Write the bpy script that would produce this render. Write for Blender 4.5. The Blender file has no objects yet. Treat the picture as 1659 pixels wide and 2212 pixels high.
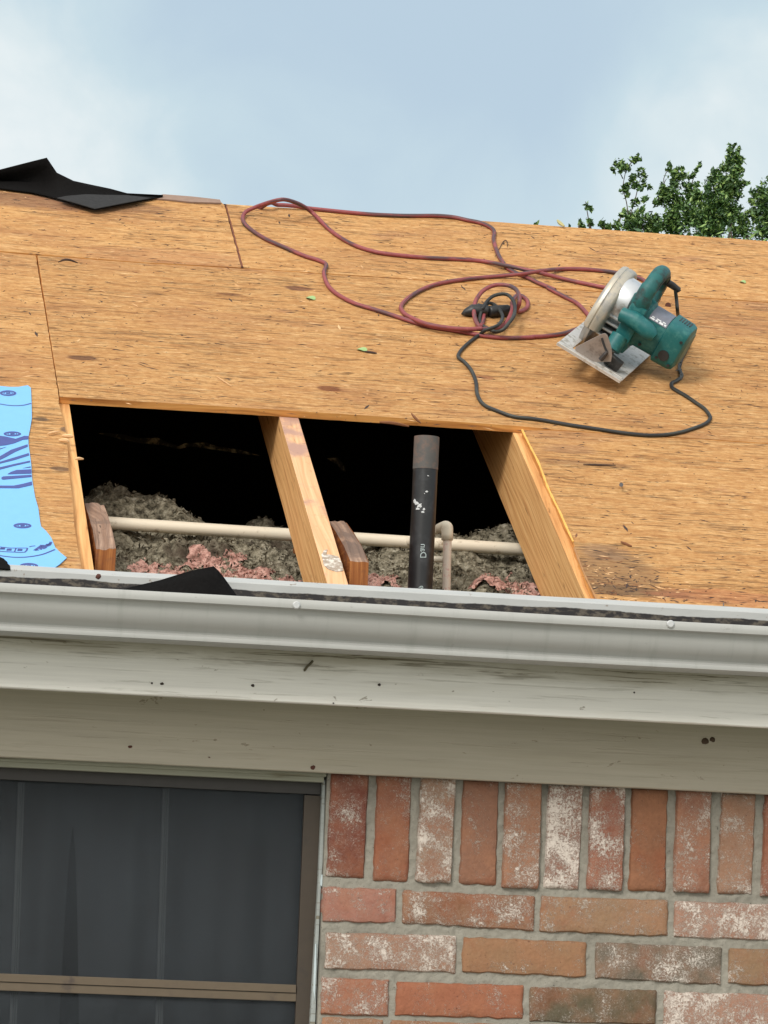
import bpy, bmesh, math, random
from mathutils import Vector, Matrix, noise
random.seed(7)
S = bpy.context.scene
COL = S.collection
rad = math.radians

# ------------------------------------------------------------------ camera
W, H, F = 1659.0, 2212.0, 7800.0            # photo measured in a 1659 x 2212 frame
YAW, PITCH, ROLL, PHI = rad(10.05), rad(7.55), rad(2.205), rad(30.75)
cy, sy = math.cos(YAW), math.sin(YAW)
FW = Vector((sy*math.cos(PITCH), cy*math.cos(PITCH), math.sin(PITCH)))
_r = Vector((cy, -sy, 0)); _u = _r.cross(FW)
R_ = _r*math.cos(ROLL) + _u*math.sin(ROLL)
U_ = -_r*math.sin(ROLL) + _u*math.cos(ROLL)
EAVE = Vector((0, 0, 2.6))
def ray(u, v): return FW + R_*((u-W/2)/F) - U_*((v-H/2)/F)
CAM = EAVE - ray(829, 1276)*5.65
cd = bpy.data.cameras.new('camera'); cam = bpy.data.objects.new('camera', cd); COL.objects.link(cam)
cam.matrix_world = Matrix(((R_.x, U_.x, -FW.x, CAM.x), (R_.y, U_.y, -FW.y, CAM.y), (R_.z, U_.z, -FW.z, CAM.z), (0, 0, 0, 1)))
cd.sensor_fit = 'VERTICAL'; cd.sensor_height = 36; cd.sensor_width = 27; cd.lens = 36*F/H
cd.clip_start = .1; cd.clip_end = 2000
S.camera = cam
S.view_settings.view_transform = 'Standard'; S.view_settings.look = 'None'
S.view_settings.exposure = 0.17; S.view_settings.gamma = 1

# ------------------------------------------------------------------ node helpers
class N:
    def __init__(s, tree): s.t = tree; s.n = tree.nodes; s.l = tree.links
    def new(s, typ, **kw):
        n = s.n.new(typ)
        for k, v in kw.items(): setattr(n, k, v)
        return n
    def link(s, a, b): s.l.new(a, b)
    def put(s, sock, v):
        if isinstance(v, (int, float)): sock.default_value = v
        elif isinstance(v, (tuple, list)): sock.default_value = v
        else: s.link(v, sock)
    def math(s, op, a, b=0.0, c=None, clamp=False):
        n = s.new('ShaderNodeMath', operation=op, use_clamp=clamp)
        s.put(n.inputs[0], a); s.put(n.inputs[1], b)
        if c is not None: s.put(n.inputs[2], c)
        return n.outputs[0]
    def vmul(s, v, xyz, add=(0, 0, 0)):
        n = s.new('ShaderNodeVectorMath', operation='MULTIPLY_ADD')
        s.put(n.inputs[0], v); n.inputs[1].default_value = xyz; n.inputs[2].default_value = add
        return n.outputs[0]
    def noise(s, v, scale=1, detail=4, rough=.55, dist=0):
        n = s.new('ShaderNodeTexNoise'); s.put(n.inputs['Vector'], v)
        n.inputs['Scale'].default_value = scale; n.inputs['Detail'].default_value = detail
        n.inputs['Roughness'].default_value = rough; n.inputs['Distortion'].default_value = dist
        return n.outputs[0]
    def ramp(s, f, stops, interp='LINEAR'):
        n = s.new('ShaderNodeValToRGB'); s.put(n.inputs[0], f); n.color_ramp.interpolation = interp
        e = n.color_ramp.elements
        while len(e) < len(stops): e.new(.5)
        for i, (p, c) in enumerate(stops):
            e[i].position = p
            e[i].color = (c, c, c, 1) if isinstance(c, (int, float)) else tuple(c)+(1,)
        return n.outputs[0]
    def mix(s, f, a, b, mode='MIX'):
        n = s.new('ShaderNodeMix', data_type='RGBA', blend_type=mode)
        s.put(n.inputs[0], f)
        for i, v in ((6, a), (7, b)):
            if isinstance(v, (tuple, list)): n.inputs[i].default_value = tuple(v)[:3]+(1,)
            else: s.put(n.inputs[i], v)
        return n.outputs[2]
    def smooth(s, v, a, b):
        n = s.new('ShaderNodeMapRange', interpolation_type='SMOOTHSTEP')
        s.put(n.inputs[0], v); n.inputs[1].default_value = a; n.inputs[2].default_value = b
        n.inputs[3].default_value = 0; n.inputs[4].default_value = 1
        return n.outputs[0]
def mat(name):
    m = bpy.data.materials.new(name); m.use_nodes = True
    n = N(m.node_tree); b = m.node_tree.nodes['Principled BSDF']
    return m, n, b
def coords(n, kind='Object'):
    return n.new('ShaderNodeTexCoord').outputs[kind]
def bump(n, b, h, strength, dist=.002):
    k = n.new('ShaderNodeBump'); k.inputs['Strength'].default_value = strength; k.inputs['Distance'].default_value = dist
    n.put(k.inputs['Height'], h); n.link(k.outputs[0], b.inputs['Normal'])
def lin(r, g, b):
    f = lambda c: (c/255/12.92) if c/255 <= .04045 else ((c/255+.055)/1.055)**2.4
    return (f(r), f(g), f(b))
def plain(name, c, rough=.6, metal=0, var=.15, scale=40, bmp=.2, dirt=None, dirt_amt=.5, dscale=12, spec=None):
    """colour with fine mottling, optional dirt patches"""
    m, n, b = mat(name); o = coords(n)
    f = n.noise(o, scale, 5, .6)
    col = n.mix(f, tuple(x*(1-var) for x in c), tuple(min(1, x*(1+var)) for x in c))
    if dirt:
        d = n.smooth(n.noise(o, dscale, 6, .68), .62-dirt_amt*.25, .78-dirt_amt*.25)
        col = n.mix(d, col, dirt)
    n.link(col, b.inputs['Base Color']); b.inputs['Roughness'].default_value = rough; b.inputs['Metallic'].default_value = metal
    if spec is not None: b.inputs['Specular IOR Level'].default_value = spec
    if bmp: bump(n, b, f, bmp)
    return m

# ------------------------------------------------------------------ world and sun
SUN_EL, SUN_AZ = rad(36), rad(214)      # azimuth measured clockwise from +Y: the sun stands to the left, a little in front
w = bpy.data.worlds.new('World'); S.world = w; w.use_nodes = True
n = N(w.node_tree); bg = w.node_tree.nodes['Background']
sky = n.new('ShaderNodeTexSky', sky_type='NISHITA', sun_disc=False)
sky.sun_elevation = SUN_EL; sky.sun_rotation = SUN_AZ; sky.air_density = 1.2; sky.dust_density = 2.0
g = coords(n, 'Generated')
def skydir(u, v):
    d = ray(u, v).normalized(); return (d.x, d.y, d.z)
def blob(u, v, deg):
    k = n.new('ShaderNodeVectorMath', operation='DOT_PRODUCT'); n.link(g, k.inputs[0]); k.inputs[1].default_value = skydir(u, v)
    return n.smooth(k.outputs['Value'], math.cos(rad(deg)), 1.0)
cl = n.noise(g, 16, 6, .52, .4)
cl2 = n.noise(g, 5, 4, .5)
base = n.math('ADD', n.math('MULTIPLY', n.math('SUBTRACT', cl, .5), 1.0), n.math('MULTIPLY', cl2, .5))
f = n.math('ADD', base, n.math('MULTIPLY', blob(-140, 400, 5.2), .52))
f = n.math('ADD', f, n.math('MULTIPLY', blob(1600, 400, 3.4), .46))
f = n.math('ADD', f, n.math('MULTIPLY', blob(760, 600, 4.2), .30))
f = n.math('SUBTRACT', f, n.math('MULTIPLY', blob(820, 170, 4.2), .22))
ccol = n.ramp(n.smooth(f, .05, 1.05), [(0, (4.5, 5.7, 6.75)), (.40, (5.3, 6.55, 7.2)), (.68, (6.5, 7.4, 7.7)), (1, (8.3, 8.6, 8.6))])
front = n.new('ShaderNodeVectorMath', operation='DOT_PRODUCT'); n.link(g, front.inputs[0]); front.inputs[1].default_value = (-.28, -.78, .56)
ccol = n.mix(n.smooth(front.outputs['Value'], -.35, .75), ccol, (11.5, 11.3, 10.8))      # unseen sky behind the camera, whitened to brighten the shaded facade
fin = n.mix(.95, sky.outputs[0], ccol)
n.link(fin, bg.inputs[0]); bg.inputs[1].default_value = .1
sl = bpy.data.lights.new('sun', 'SUN'); sl.energy = 2.1; sl.angle = rad(16); sl.color = (1, .95, .88)
so = bpy.data.objects.new('sun', sl); COL.objects.link(so)
sd = Vector((math.sin(SUN_AZ)*math.cos(SUN_EL), math.cos(SUN_AZ)*math.cos(SUN_EL), math.sin(SUN_EL)))
so.rotation_euler = sd.to_track_quat('Z', 'Y').to_euler(); so.location = (0, 0, 20)

# ------------------------------------------------------------------ pixel -> place
def y_at(u, v, Y):
    d = ray(u, v); return CAM + d*((Y-CAM.y)/d.y)
RN = Vector((0, -math.sin(PHI), math.cos(PHI)))       # roof normal
RS = Vector((0, math.cos(PHI), math.sin(PHI)))        # up the slope
def roof_at(u, v, h=0.0):
    d = ray(u, v); return CAM + d*(((EAVE+RN*h-CAM).dot(RN))/d.dot(RN))
def st(p): q = p-EAVE; return (q.x, q.dot(RS))
def rp(s, t, h=0.0): return EAVE + Vector((s, 0, 0)) + RS*t + RN*h

# ------------------------------------------------------------------ object helpers
def thing(name, label, cat, loc, group=None):
    o = bpy.data.objects.new(name, None); COL.objects.link(o); o.location = loc; o.empty_display_size = .05
    tag(o, label, cat, group); return o
def tag(o, label=None, cat=None, group=None, kind=None):
    if label: o['label'] = label
    if cat: o['category'] = cat
    if group: o['group'] = group
    if kind: o['kind'] = kind
    return o
def root_loc(p):
    while p is not None and p.parent is not None: p = p.parent
    return Vector(p.location) if p is not None else Vector((0, 0, 0))
def obj(name, verts, faces, m, parent=None, uvs=None, smooth=False, bevel=0, fix=True, origin=None):
    """world-space vertices; the mesh is stored relative to the thing's base"""
    off = root_loc(parent) if parent is not None else (Vector(origin) if origin is not None else Vector((0, 0, 0)))
    me = bpy.data.meshes.new(name)
    me.from_pydata([tuple(Vector(v)-off) for v in verts], [], faces)
    mats = m if isinstance(m, (list, tuple)) else [m]
    for k in mats: me.materials.append(k)
    if uvs is not None:
        L = me.uv_layers.new(name='UVMap')
        for lp in me.loops: L.data[lp.index].uv = uvs[lp.vertex_index]
    if fix or bevel:
        b = bmesh.new(); b.from_mesh(me)
        if fix: bmesh.ops.recalc_face_normals(b, faces=b.faces)
        if bevel: bmesh.ops.bevel(b, geom=b.edges[:], offset=bevel, segments=2, affect='EDGES', profile=.6)
        b.to_mesh(me); b.free()
    if smooth:
        for p in me.polygons: p.use_smooth = True
    o = bpy.data.objects.new(name, me); COL.objects.link(o)
    if parent is not None: o.parent = parent
    elif origin is not None: o.location = origin
    return o
class MB:
    """collects shapes into one mesh"""
    def __init__(s): s.v = []; s.f = []; s.uv = []; s.mi = []
    def add(s, v, f, uv=None, mi=0):
        k = len(s.v); s.v += [Vector(p) for p in v]; s.f += [tuple(i+k for i in q) for q in f]
        s.uv += (uv if uv else [(0, 0)]*len(v)); s.mi += [mi]*len(f); return s
    def build(s, name, m, parent=None, **kw):
        fix = kw.pop('fix', True)
        o = obj(name, s.v, s.f, m, parent, uvs=s.uv, fix=fix, **kw)
        if any(s.mi) and not kw.get('bevel'):
            for p, i in zip(o.data.polygons, s.mi): p.material_index = i
        return o
def box_vf(o, a, b, c):
    o, a, b, c = map(Vector, (o, a, b, c))
    v = [o, o+a, o+a+b, o+b, o+c, o+a+c, o+a+b+c, o+b+c]
    return v, [(0, 3, 2, 1), (4, 5, 6, 7), (0, 1, 5, 4), (1, 2, 6, 5), (2, 3, 7, 6), (3, 0, 4, 7)]
def beam(name, o, L, Wd, D, m, parent, bevel=.0015, uoff=0):
    """a timber: L along the grain. uv runs in metres, u along the grain"""
    v, f = box_vf(o, L, Wd, D); l, ww, d = Vector(L).length, Vector(Wd).length, Vector(D).length
    me_v, uv, fs = [], [], []
    for q in f:                                            # unshared corners so that each face has its own uv
        k = len(me_v); pts = [v[i] for i in q]
        for p in pts:
            r = p-Vector(o)
            uu = r.dot(Vector(L).normalized()); vv = r.dot(Vector(Wd).normalized()) + 1.7*r.dot(Vector(D).normalized())
            me_v.append(p); uv.append((uu+uoff, vv+uoff*.37))
        fs.append(tuple(range(k, k+4)))
    return obj(name, me_v, fs, m, parent, uvs=uv, fix=True)
def catmull(P, step=6):
    P = [Vector(p) for p in P]; out = []
    Q = [P[0]*2-P[1]] + P + [P[-1]*2-P[-2]]
    for i in range(1, len(Q)-2):
        a, b, c, d = Q[i-1], Q[i], Q[i+1], Q[i+2]
        for k in range(step):
            t = k/step
            out.append(.5*((2*b)+(-a+c)*t+(2*a-5*b+4*c-d)*t*t+(-a+3*b-3*c+d)*t**3))
    out.append(P[-1]); return out
def tube_vf(P, r, seg=10, cap=True):
    P = [Vector(p) for p in P]; nP = len(P)
    R = r if isinstance(r, (list, tuple)) else [r]*nP
    T = [(P[min(i+1, nP-1)]-P[max(i-1, 0)]).normalized() for i in range(nP)]
    a = T[0].orthogonal().normalized(); v = []; f = []; uv = []; ln = 0
    for i in range(nP):
        if i: ln += (P[i]-P[i-1]).length
        a = (a-T[i]*a.dot(T[i])).normalized(); b = T[i].cross(a)
        for k in range(seg):
            an = 2*math.pi*k/seg
            v.append(P[i]+(a*math.cos(an)+b*math.sin(an))*R[i]); uv.append((ln, k/seg))
    for i in range(nP-1):
        for k in range(seg):
            k2 = (k+1) % seg
            f.append((i*seg+k, i*seg+k2, (i+1)*seg+k2, (i+1)*seg+k))
    if cap: f.append(tuple(range(seg-1, -1, -1))); f.append(tuple((nP-1)*seg+k for k in range(seg)))
    return v, f, uv
def prism_vf(poly, ext):
    """closed polygon extruded by ext"""
    ext = Vector(ext); k = len(poly); v = [Vector(p) for p in poly]+[Vector(p)+ext for p in poly]
    f = [tuple(range(k-1, -1, -1)), tuple(range(k, 2*k))]+[(i, (i+1) % k, (i+1) % k+k, i+k) for i in range(k)]
    return v, f
def ragged(pts, step, amp, seed=0):
    """subdivide an open polyline of points and shake it a little"""
    out = []
    for a, b in zip(pts[:-1], pts[1:]):
        a, b = Vector(a), Vector(b); m = max(1, int((b-a).length/step))
        for k in range(m):
            p = a.lerp(b, k/m)
            if k: p = p + Vector((noise.noise(p*70+Vector((seed, 0, 0))), 0, noise.noise(p*90+Vector((0, seed, 0)))))*amp
            out.append(p)
    out.append(Vector(pts[-1])); return out

# ------------------------------------------------------------------ materials
def plywood_mat():
    m, n, b = mat('plywood'); uv = coords(n, 'UV')
    wob = n.noise(n.vmul(uv, (1.3, 2.5, 1)), 1, 2)
    sep = n.new('ShaderNodeSeparateXYZ'); n.link(uv, sep.inputs[0]); U, V = sep.outputs[0], sep.outputs[1]
    V2 = n.math('ADD', V, n.math('MULTIPLY', wob, .035))
    cmb = n.new('ShaderNodeCombineXYZ'); n.link(U, cmb.inputs[0]); n.link(V2, cmb.inputs[1]); q = cmb.outputs[0]
    rn = n.new('ShaderNodeObjectInfo'); n.link(n.math('MULTIPLY', rn.outputs['Random'], 30), cmb.inputs[2])
    g1 = n.noise(n.vmul(q, (26, 300, 1)), 1, 8, .74, .5)
    g2 = n.noise(n.vmul(q, (2.4, 46, 1), (5, 3, 0)), 1, 6, .66, .7)
    pt = n.noise(n.vmul(q, (2.0, 4.5, 1), (9, 1, 0)), 1, 5, .62)
    iso = n.noise(n.vmul(q, (70, 90, 1), (2, 9, 0)), 1, 5, .7)
    g = n.math('ADD', n.math('ADD', n.math('MULTIPLY', g1, .50), n.math('MULTIPLY', g2, .20)), n.math('MULTIPLY', iso, .30))
    col = n.ramp(g, [(.35, lin(138, 94, 54)), (.44, lin(190, 138, 84)), (.53, lin(212, 164, 107)), (.64, lin(236, 198, 144))])
    tone = n.mix(rn.outputs['Random'], (.86, .83, .80), (1.05, 1.04, 1.02))
    col = n.mix(1, col, tone, 'MULTIPLY')
    col = n.mix(n.math('MULTIPLY', n.smooth(pt, .50, .70), .55), col, lin(166, 116, 78))
    pk2 = n.noise(n.vmul(q, (3.5, 6, 1), (1, 12, 0)), 1, 5, .65)
    col = n.mix(n.math('MULTIPLY', n.smooth(pk2, .60, .72), .35), col, lin(150, 98, 84))
    fib = n.noise(n.vmul(q, (45, 480, 1), (3, 7, 0)), 1, 4, .65)
    col = n.mix(n.math('MULTIPLY', n.smooth(fib, .54, .70), .40), col, lin(128, 82, 48))
    fl = n.noise(n.vmul(q, (30, 170, 1), (1, 8, 0)), 1, 5, .75, .6)
    col = n.mix(n.math('MULTIPLY', n.smooth(fl, .57, .70), .65), col, lin(244, 210, 158))
    ck = n.noise(n.vmul(q, (14, 250, 1), (2, 2, 0)), 1, 5, .68, .8)
    wz = n.noise(n.vmul(q, (1.1, 3.2, 1), (4, 4, 0)), 1, 3, .6)
    thr = n.math('SUBTRACT', ck, n.math('MULTIPLY', wz, .14))
    ckm = n.smooth(thr, .536, .575)
    # long hairline splits that wander along the grain
    hl = n.noise(n.vmul(q, (2.6, 42, 1), (6, 6, 0)), 1, 4, .6, .3)
    hlm = n.math('MULTIPLY', n.math('SUBTRACT', 1, n.smooth(n.math('ABSOLUTE', n.math('SUBTRACT', hl, .5)), .003, .016)), n.smooth(n.noise(n.vmul(q, (5, 13, 1), (3, 3, 0)), 1, 3, .6), .46, .56))
    ckm = n.math('MAXIMUM', ckm, n.math('MULTIPLY', hlm, .8))
    col = n.mix(n.math('MULTIPLY', ckm, .58), col, lin(88, 58, 42))
    dt = n.noise(n.vmul(q, (30, 95, 1), (7, 5, 0)), 1, 4, .72, .9)
    dtm = n.smooth(n.math('SUBTRACT', dt, n.math('MULTIPLY', n.math('SUBTRACT', .8, wz), .12)), .628, .662)
    col = n.mix(n.math('MULTIPLY', dtm, .9), col, lin(58, 46, 42))
    # sparse knots
    vo = n.new('ShaderNodeTexVoronoi', feature='F1'); n.link(n.vmul(q, (2.6, 7.5, 1)), vo.inputs['Vector']); vo.inputs['Scale'].default_value = 1
    kd = n.math('ADD', vo.outputs['Distance'], n.math('MULTIPLY', n.math('SUBTRACT', g2, .5), .16))
    kn = n.math('SUBTRACT', 1, n.smooth(kd, .035, .085))
    sc = n.new('ShaderNodeSeparateXYZ'); n.link(vo.outputs['Color'], sc.inputs[0])
    kn = n.math('MULTIPLY', kn, n.math('GREATER_THAN', sc.outputs[0], .45))
    col = n.mix(n.math('MULTIPLY', kn, .75), col, lin(112, 70, 44))
    # marks that the photo shows at a known spot: (u, v, half length, half height, strength, colour)
    marks = []
    def px(u, v, a, bb, s, c): 
        p = st(roof_at(u, v)); marks.append((p[0], p[1], a, bb, s, c))
    px(645, 623, .026, .012, .8, lin(120, 76, 58)); px(713, 839, .022, .014, .9, lin(124, 72, 42))
    px(1047, 815, .018, .012, .6, lin(140, 84, 60)); px(180, 773, .026, .012, .8, lin(96, 60, 44))
    px(1325, 1235, .075, .085, .55, lin(120, 94, 70)); px(1305, 1192, .045, .030, .5, lin(140, 112, 90))
    px(1370, 1278, .10, .020, .6, lin(96, 76, 58)); px(30, 430, .30, .045, .6, lin(116, 82, 70))
    px(420, 560, .22, .05, .30, lin(160, 104, 78)); px(1225, 970, .05, .02, .4, lin(150, 110, 84))
    px(88, 905, .014, .010, .8, lin(84, 70, 60)); px(131, 1013, .016, .010, .7, lin(84, 66, 58))
    px(145, 928, .012, .012, .7, lin(84, 70, 66)); px(1250, 1000, .10, .012, .5, lin(120, 82, 56))
    px(1120, 500, .05, .05, .35, lin(130, 96, 76)); px(1560, 1290, .12, .03, .4, lin(176, 104, 76))
    nz = n.math('MULTIPLY', n.math('SUBTRACT', n.noise(n.vmul(q, (16, 70, 1)), 1, 7, .75, .5), .5), 3.4)
    for (mu, mv, a, bb, s, c) in marks:
        du = n.math('DIVIDE', n.math('SUBTRACT', U, mu), a); dv = n.math('DIVIDE', n.math('SUBTRACT', V, mv), bb)
        d = n.math('ADD', n.math('ADD', n.math('MULTIPLY', du, du), n.math('MULTIPLY', dv, dv)), nz)
        mk = n.math('MULTIPLY', n.math('SUBTRACT', 1, n.smooth(d, .45, 1.5)), s)
        col = n.mix(mk, col, c)
    n.link(col, b.inputs['Base Color']); b.inputs['Roughness'].default_value = .78; b.inputs['Specular IOR Level'].default_value = .25
    hgt = n.math('SUBTRACT', n.math('ADD', n.math('MULTIPLY', g1, .8), n.math('MULTIPLY', fl, .9)), n.math('ADD', n.math('MULTIPLY', ckm, .7), n.math('MULTIPLY', dtm, .5)))
    bump(n, b, hgt, .9, .004)
    return m
def timber_mat(name, a, c, mid, weather=.0, wcol=lin(150, 126, 112)):
    m, n, b = mat(name); uv = coords(n, 'UV'); o = coords(n)
    wob = n.noise(n.vmul(uv, (1.5, 5, 1)), 1, 2)
    ad = n.new('ShaderNodeVectorMath', operation='ADD'); n.link(uv, ad.inputs[0])
    cm = n.new('ShaderNodeCombineXYZ'); n.link(n.math('MULTIPLY', wob, .10), cm.inputs[1]); n.link(cm.outputs[0], ad.inputs[1]); q = ad.outputs[0]
    wv = n.new('ShaderNodeTexWave', wave_type='BANDS', bands_direction='Y'); n.link(n.vmul(q, (1.6, 14, 1)), wv.inputs['Vector'])
    wv.inputs['Scale'].default_value = 1; wv.inputs['Distortion'].default_value = 9; wv.inputs['Detail'].default_value = 3
    g1 = n.noise(n.vmul(q, (5, 170, 1)), 1, 5, .6)
    g = n.math('ADD', n.math('MULTIPLY', g1, .88), n.math('MULTIPLY', wv.outputs[1], .12))
    col = n.ramp(g, [(.26, a), (.5, mid), (.76, c)])
    st_ = n.noise(n.vmul(q, (7, 60, 1), (4, 1, 0)), 1, 3, .6)
    col = n.mix(n.math('MULTIPLY', n.smooth(st_, .64, .70), .8), col, tuple(x*.45 for x in a))
    if weather:
        wz = n.noise(o, 9, 5, .6)
        col = n.mix(n.smooth(wz, .60-weather*.3, .70-weather*.2), col, wcol)
        dk = n.smooth(n.noise(o, 60, 4, .7), .60, .68)
        col = n.mix(n.math('MULTIPLY', dk, weather*.6), col, lin(70, 58, 54))
    n.link(col, b.inputs['Base Color']); b.inputs['Roughness'].default_value = .75; b.inputs['Specular IOR Level'].default_value = .25
    bump(n, b, g, .5, .002); return m
def paint_mat(name, c, crack=.5, band=None):
    """old exterior paint on wood: fine cracks along the grain, grime, flakes"""
    m, n, b = mat(name); o = coords(n)
    g1 = n.noise(n.vmul(o, (5, 60, 190)), 1, 5, .6, .2)
    big = n.noise(n.vmul(o, (1.6, 4, 14)), 1, 4, .6)
    col = n.mix(g1, tuple(x*.80 for x in c), tuple(min(1, x*1.12) for x in c))
    col = n.mix(n.math('MULTIPLY', n.smooth(big, .50, .75), .35), col, tuple(x*y for x, y in zip(c, (.66, .64, .54))))
    ck = n.noise(n.vmul(o, (5, 40, 150), (3, 3, 3)), 1, 4, .6, .6)
    wz = n.noise(n.vmul(o, (1.2, 1, 7)), 1, 3, .6)
    ckm = n.smooth(n.math('SUBTRACT', ck, n.math('MULTIPLY', wz, .20)), .50-.02*crack, .55)
    col = n.mix(n.math('MULTIPLY', ckm, crack), col, lin(104, 92, 66))
    fk = n.noise(n.vmul(o, (26, 40, 60), (1, 5, 2)), 1, 4, .7, .6)
    fkm = n.smooth(fk, .655, .69)
    col = n.mix(n.math('MULTIPLY', fkm, .6), col, lin(116, 104, 84))
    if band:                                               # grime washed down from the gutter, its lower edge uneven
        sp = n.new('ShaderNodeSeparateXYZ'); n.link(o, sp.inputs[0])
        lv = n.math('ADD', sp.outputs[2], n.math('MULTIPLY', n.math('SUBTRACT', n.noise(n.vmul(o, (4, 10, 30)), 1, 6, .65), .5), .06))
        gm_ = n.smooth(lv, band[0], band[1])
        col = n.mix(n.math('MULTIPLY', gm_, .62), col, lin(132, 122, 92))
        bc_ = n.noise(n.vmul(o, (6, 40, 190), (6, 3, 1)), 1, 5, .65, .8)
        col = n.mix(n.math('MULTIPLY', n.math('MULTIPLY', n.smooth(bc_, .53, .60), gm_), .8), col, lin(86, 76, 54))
    n.link(col, b.inputs['Base Color']); b.inputs['Roughness'].default_value = .62; b.inputs['Specular IOR Level'].default_value = .3
    bump(n, b, n.math('SUBTRACT', n.math('MULTIPLY', g1, .8), n.math('ADD', ckm, fkm)), .35, .0016)
    return m
PLY = plywood_mat()
EDGE = timber_mat('plywood_edge', lin(150, 92, 44), lin(240, 186, 112), lin(212, 150, 84))
RAFT = timber_mat('rafter_wood', lin(180, 124, 74), lin(234, 190, 132), lin(214, 164, 106), .0)
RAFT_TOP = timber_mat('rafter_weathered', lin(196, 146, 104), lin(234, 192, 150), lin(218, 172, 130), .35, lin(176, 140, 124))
JOIST = timber_mat('joist_wood', lin(108, 56, 28), lin(184, 124, 70), lin(146, 90, 48), .3, lin(96, 66, 56))
JOISTTOP = timber_mat('joist_cut', lin(96, 74, 60), lin(190, 160, 138), lin(146, 118, 100), .6, lin(116, 96, 84))
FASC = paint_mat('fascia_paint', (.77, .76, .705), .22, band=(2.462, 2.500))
FRZ = paint_mat('frieze_paint', (.445, .405, .325), .10)
TRIM = paint_mat('trim_paint', (.30, .30, .235), .5)
def gutter_mat():
    m, n, b = mat('gutter_paint'); o = coords(n)
    a = n.noise(n.vmul(o, (3, 30, 40)), 1, 5, .6); s = n.noise(n.vmul(o, (46, 2, 5)), 1, 5, .7)
    col = n.mix(a, (.335, .34, .325), (.44, .445, .425))
    col = n.mix(n.math('MULTIPLY', n.smooth(s, .50, .75), .5), col, (.30, .31, .29))
    fn = n.smooth(n.noise(n.vmul(o, (30, 30, 60)), 1, 6, .75), .62, .72)
    col = n.mix(n.math('MULTIPLY', fn, .4), col, (.20, .19, .17))
    n.link(col, b.inputs['Base Color']); b.inputs['Roughness'].default_value = .42; b.inputs['Metallic'].default_value = .15
    bump(n, b, a, .06, .002); return m
GUT = gutter_mat()
def drip_mat(zt, zb):
    """white drip edge, its lower part stained black along an uneven line"""
    m, n, b = mat('drip_edge_metal'); o = coords(n)
    sp = n.new('ShaderNodeSeparateXYZ'); n.link(o, sp.inputs[0]); X, Z = sp.outputs[0], sp.outputs[2]
    c1 = n.new('ShaderNodeCombineXYZ'); n.link(X, c1.inputs[0])
    lnz = n.math('ADD', n.math('MULTIPLY', n.noise(c1.outputs[0], 5, 2, .5), .014), n.math('MULTIPLY', n.noise(c1.outputs[0], 60, 3, .6), .003))
    lvl = n.math('ADD', lnz, zt-.0210)
    d = n.smooth(n.math('SUBTRACT', lvl, Z), -.0006, .0010)
    a = n.noise(n.vmul(o, (14, 60, 60)), 1, 5, .65)
    met = n.mix(a, (.34, .355, .35), (.50, .51, .50))
    met = n.mix(n.smooth(n.noise(o, 45, 5, .7), .64, .70), met, (.22, .17, .13))
    gr = n.mix(n.smooth(n.noise(n.vmul(o, (60, 60, 120)), 1, 5, .7), .46, .62), (.012, .010, .011), (.10, .085, .065))
    n.link(n.mix(d, met, gr), b.inputs['Base Color']); b.inputs['Roughness'].default_value = .6
    bump(n, b, a, .2, .001); return m
def brick_mat():
    m, n, b = mat('brick'); o = coords(n)
    at = n.new('ShaderNodeAttribute', attribute_name='bcol'); wt = n.new('ShaderNodeAttribute', attribute_name='bwhite')
    a1 = n.noise(o, 16, 4, .6); a2 = n.noise(o, 130, 5, .65)
    col = n.mix(n.smooth(a1, .35, .68), at.outputs['Color'], n.mix(.38, at.outputs['Color'], lin(176, 124, 92)))
    col = n.mix(n.math('MULTIPLY', n.smooth(n.noise(n.vmul(o, (1, 1, 1), (8, 2, 5)), 11, 4, .6), .50, .66), .32), col, lin(146, 76, 50))
    col = n.mix(n.math('MULTIPLY', a2, .7), col, n.mix(1, col, (.45, .42, .42), 'MULTIPLY'))
    pit = n.smooth(n.noise(o, 210, 3, .6), .66, .72)
    col = n.mix(n.math('MULTIPLY', pit, .7), col, lin(84, 52, 42))
    e1 = n.noise(n.vmul(o, (1, 1, 1), (3, 5, 1)), 26, 3, .5); e2 = n.noise(o, 240, 7, .82, 1.2)
    W_ = wt.outputs['Fac']
    k = n.math('ADD', n.math('ADD', n.math('MULTIPLY', e2, .80), n.math('MULTIPLY', e1, .34)), n.math('MULTIPLY', W_, .125))
    wm = n.smooth(k, .652, .722)
    hz = n.math('MULTIPLY', n.smooth(k, .50, .74), n.math('MULTIPLY', W_, .55))
    col = n.mix(hz, col, lin(186, 164, 150)); col = n.mix(n.math('MULTIPLY', wm, .80), col, lin(216, 208, 198))
    n.link(col, b.inputs['Base Color']); b.inputs['Roughness'].default_value = .9; b.inputs['Specular IOR Level'].default_value = .15
    bump(n, b, n.math('ADD', a2, n.math('MULTIPLY', wm, .4)), .7, .003); return m
BRICK = brick_mat()
def mortar_mat():
    m, n, b = mat('mortar'); o = coords(n)
    a = n.noise(o, 90, 6, .7); c = n.noise(o, 9, 4, .6)
    col = n.mix(a, (.20, .188, .155), (.37, .352, .30)); col = n.mix(n.smooth(c, .5, .8), col, (.155, .145, .12))
    col = n.mix(n.smooth(n.noise(o, 240, 3, .6), .67, .72), col, (.08, .07, .06))
    n.link(col, b.inputs['Base Color']); b.inputs['Roughness'].default_value = .95; bump(n, b, a, .9, .004); return m
MORTAR = mortar_mat()
SOFFIT = plain('soffit_paint', (.34, .34, .28), .7)
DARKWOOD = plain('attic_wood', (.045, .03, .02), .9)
FELT = plain('roofing_felt', (.007, .0065, .0065), .95, var=.5, scale=200, bmp=.5, spec=.08)
FELTGREY = plain('roofing_felt_dusty', (.035, .035, .036), .9, var=.4, scale=120, bmp=.5, spec=.15)
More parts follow.
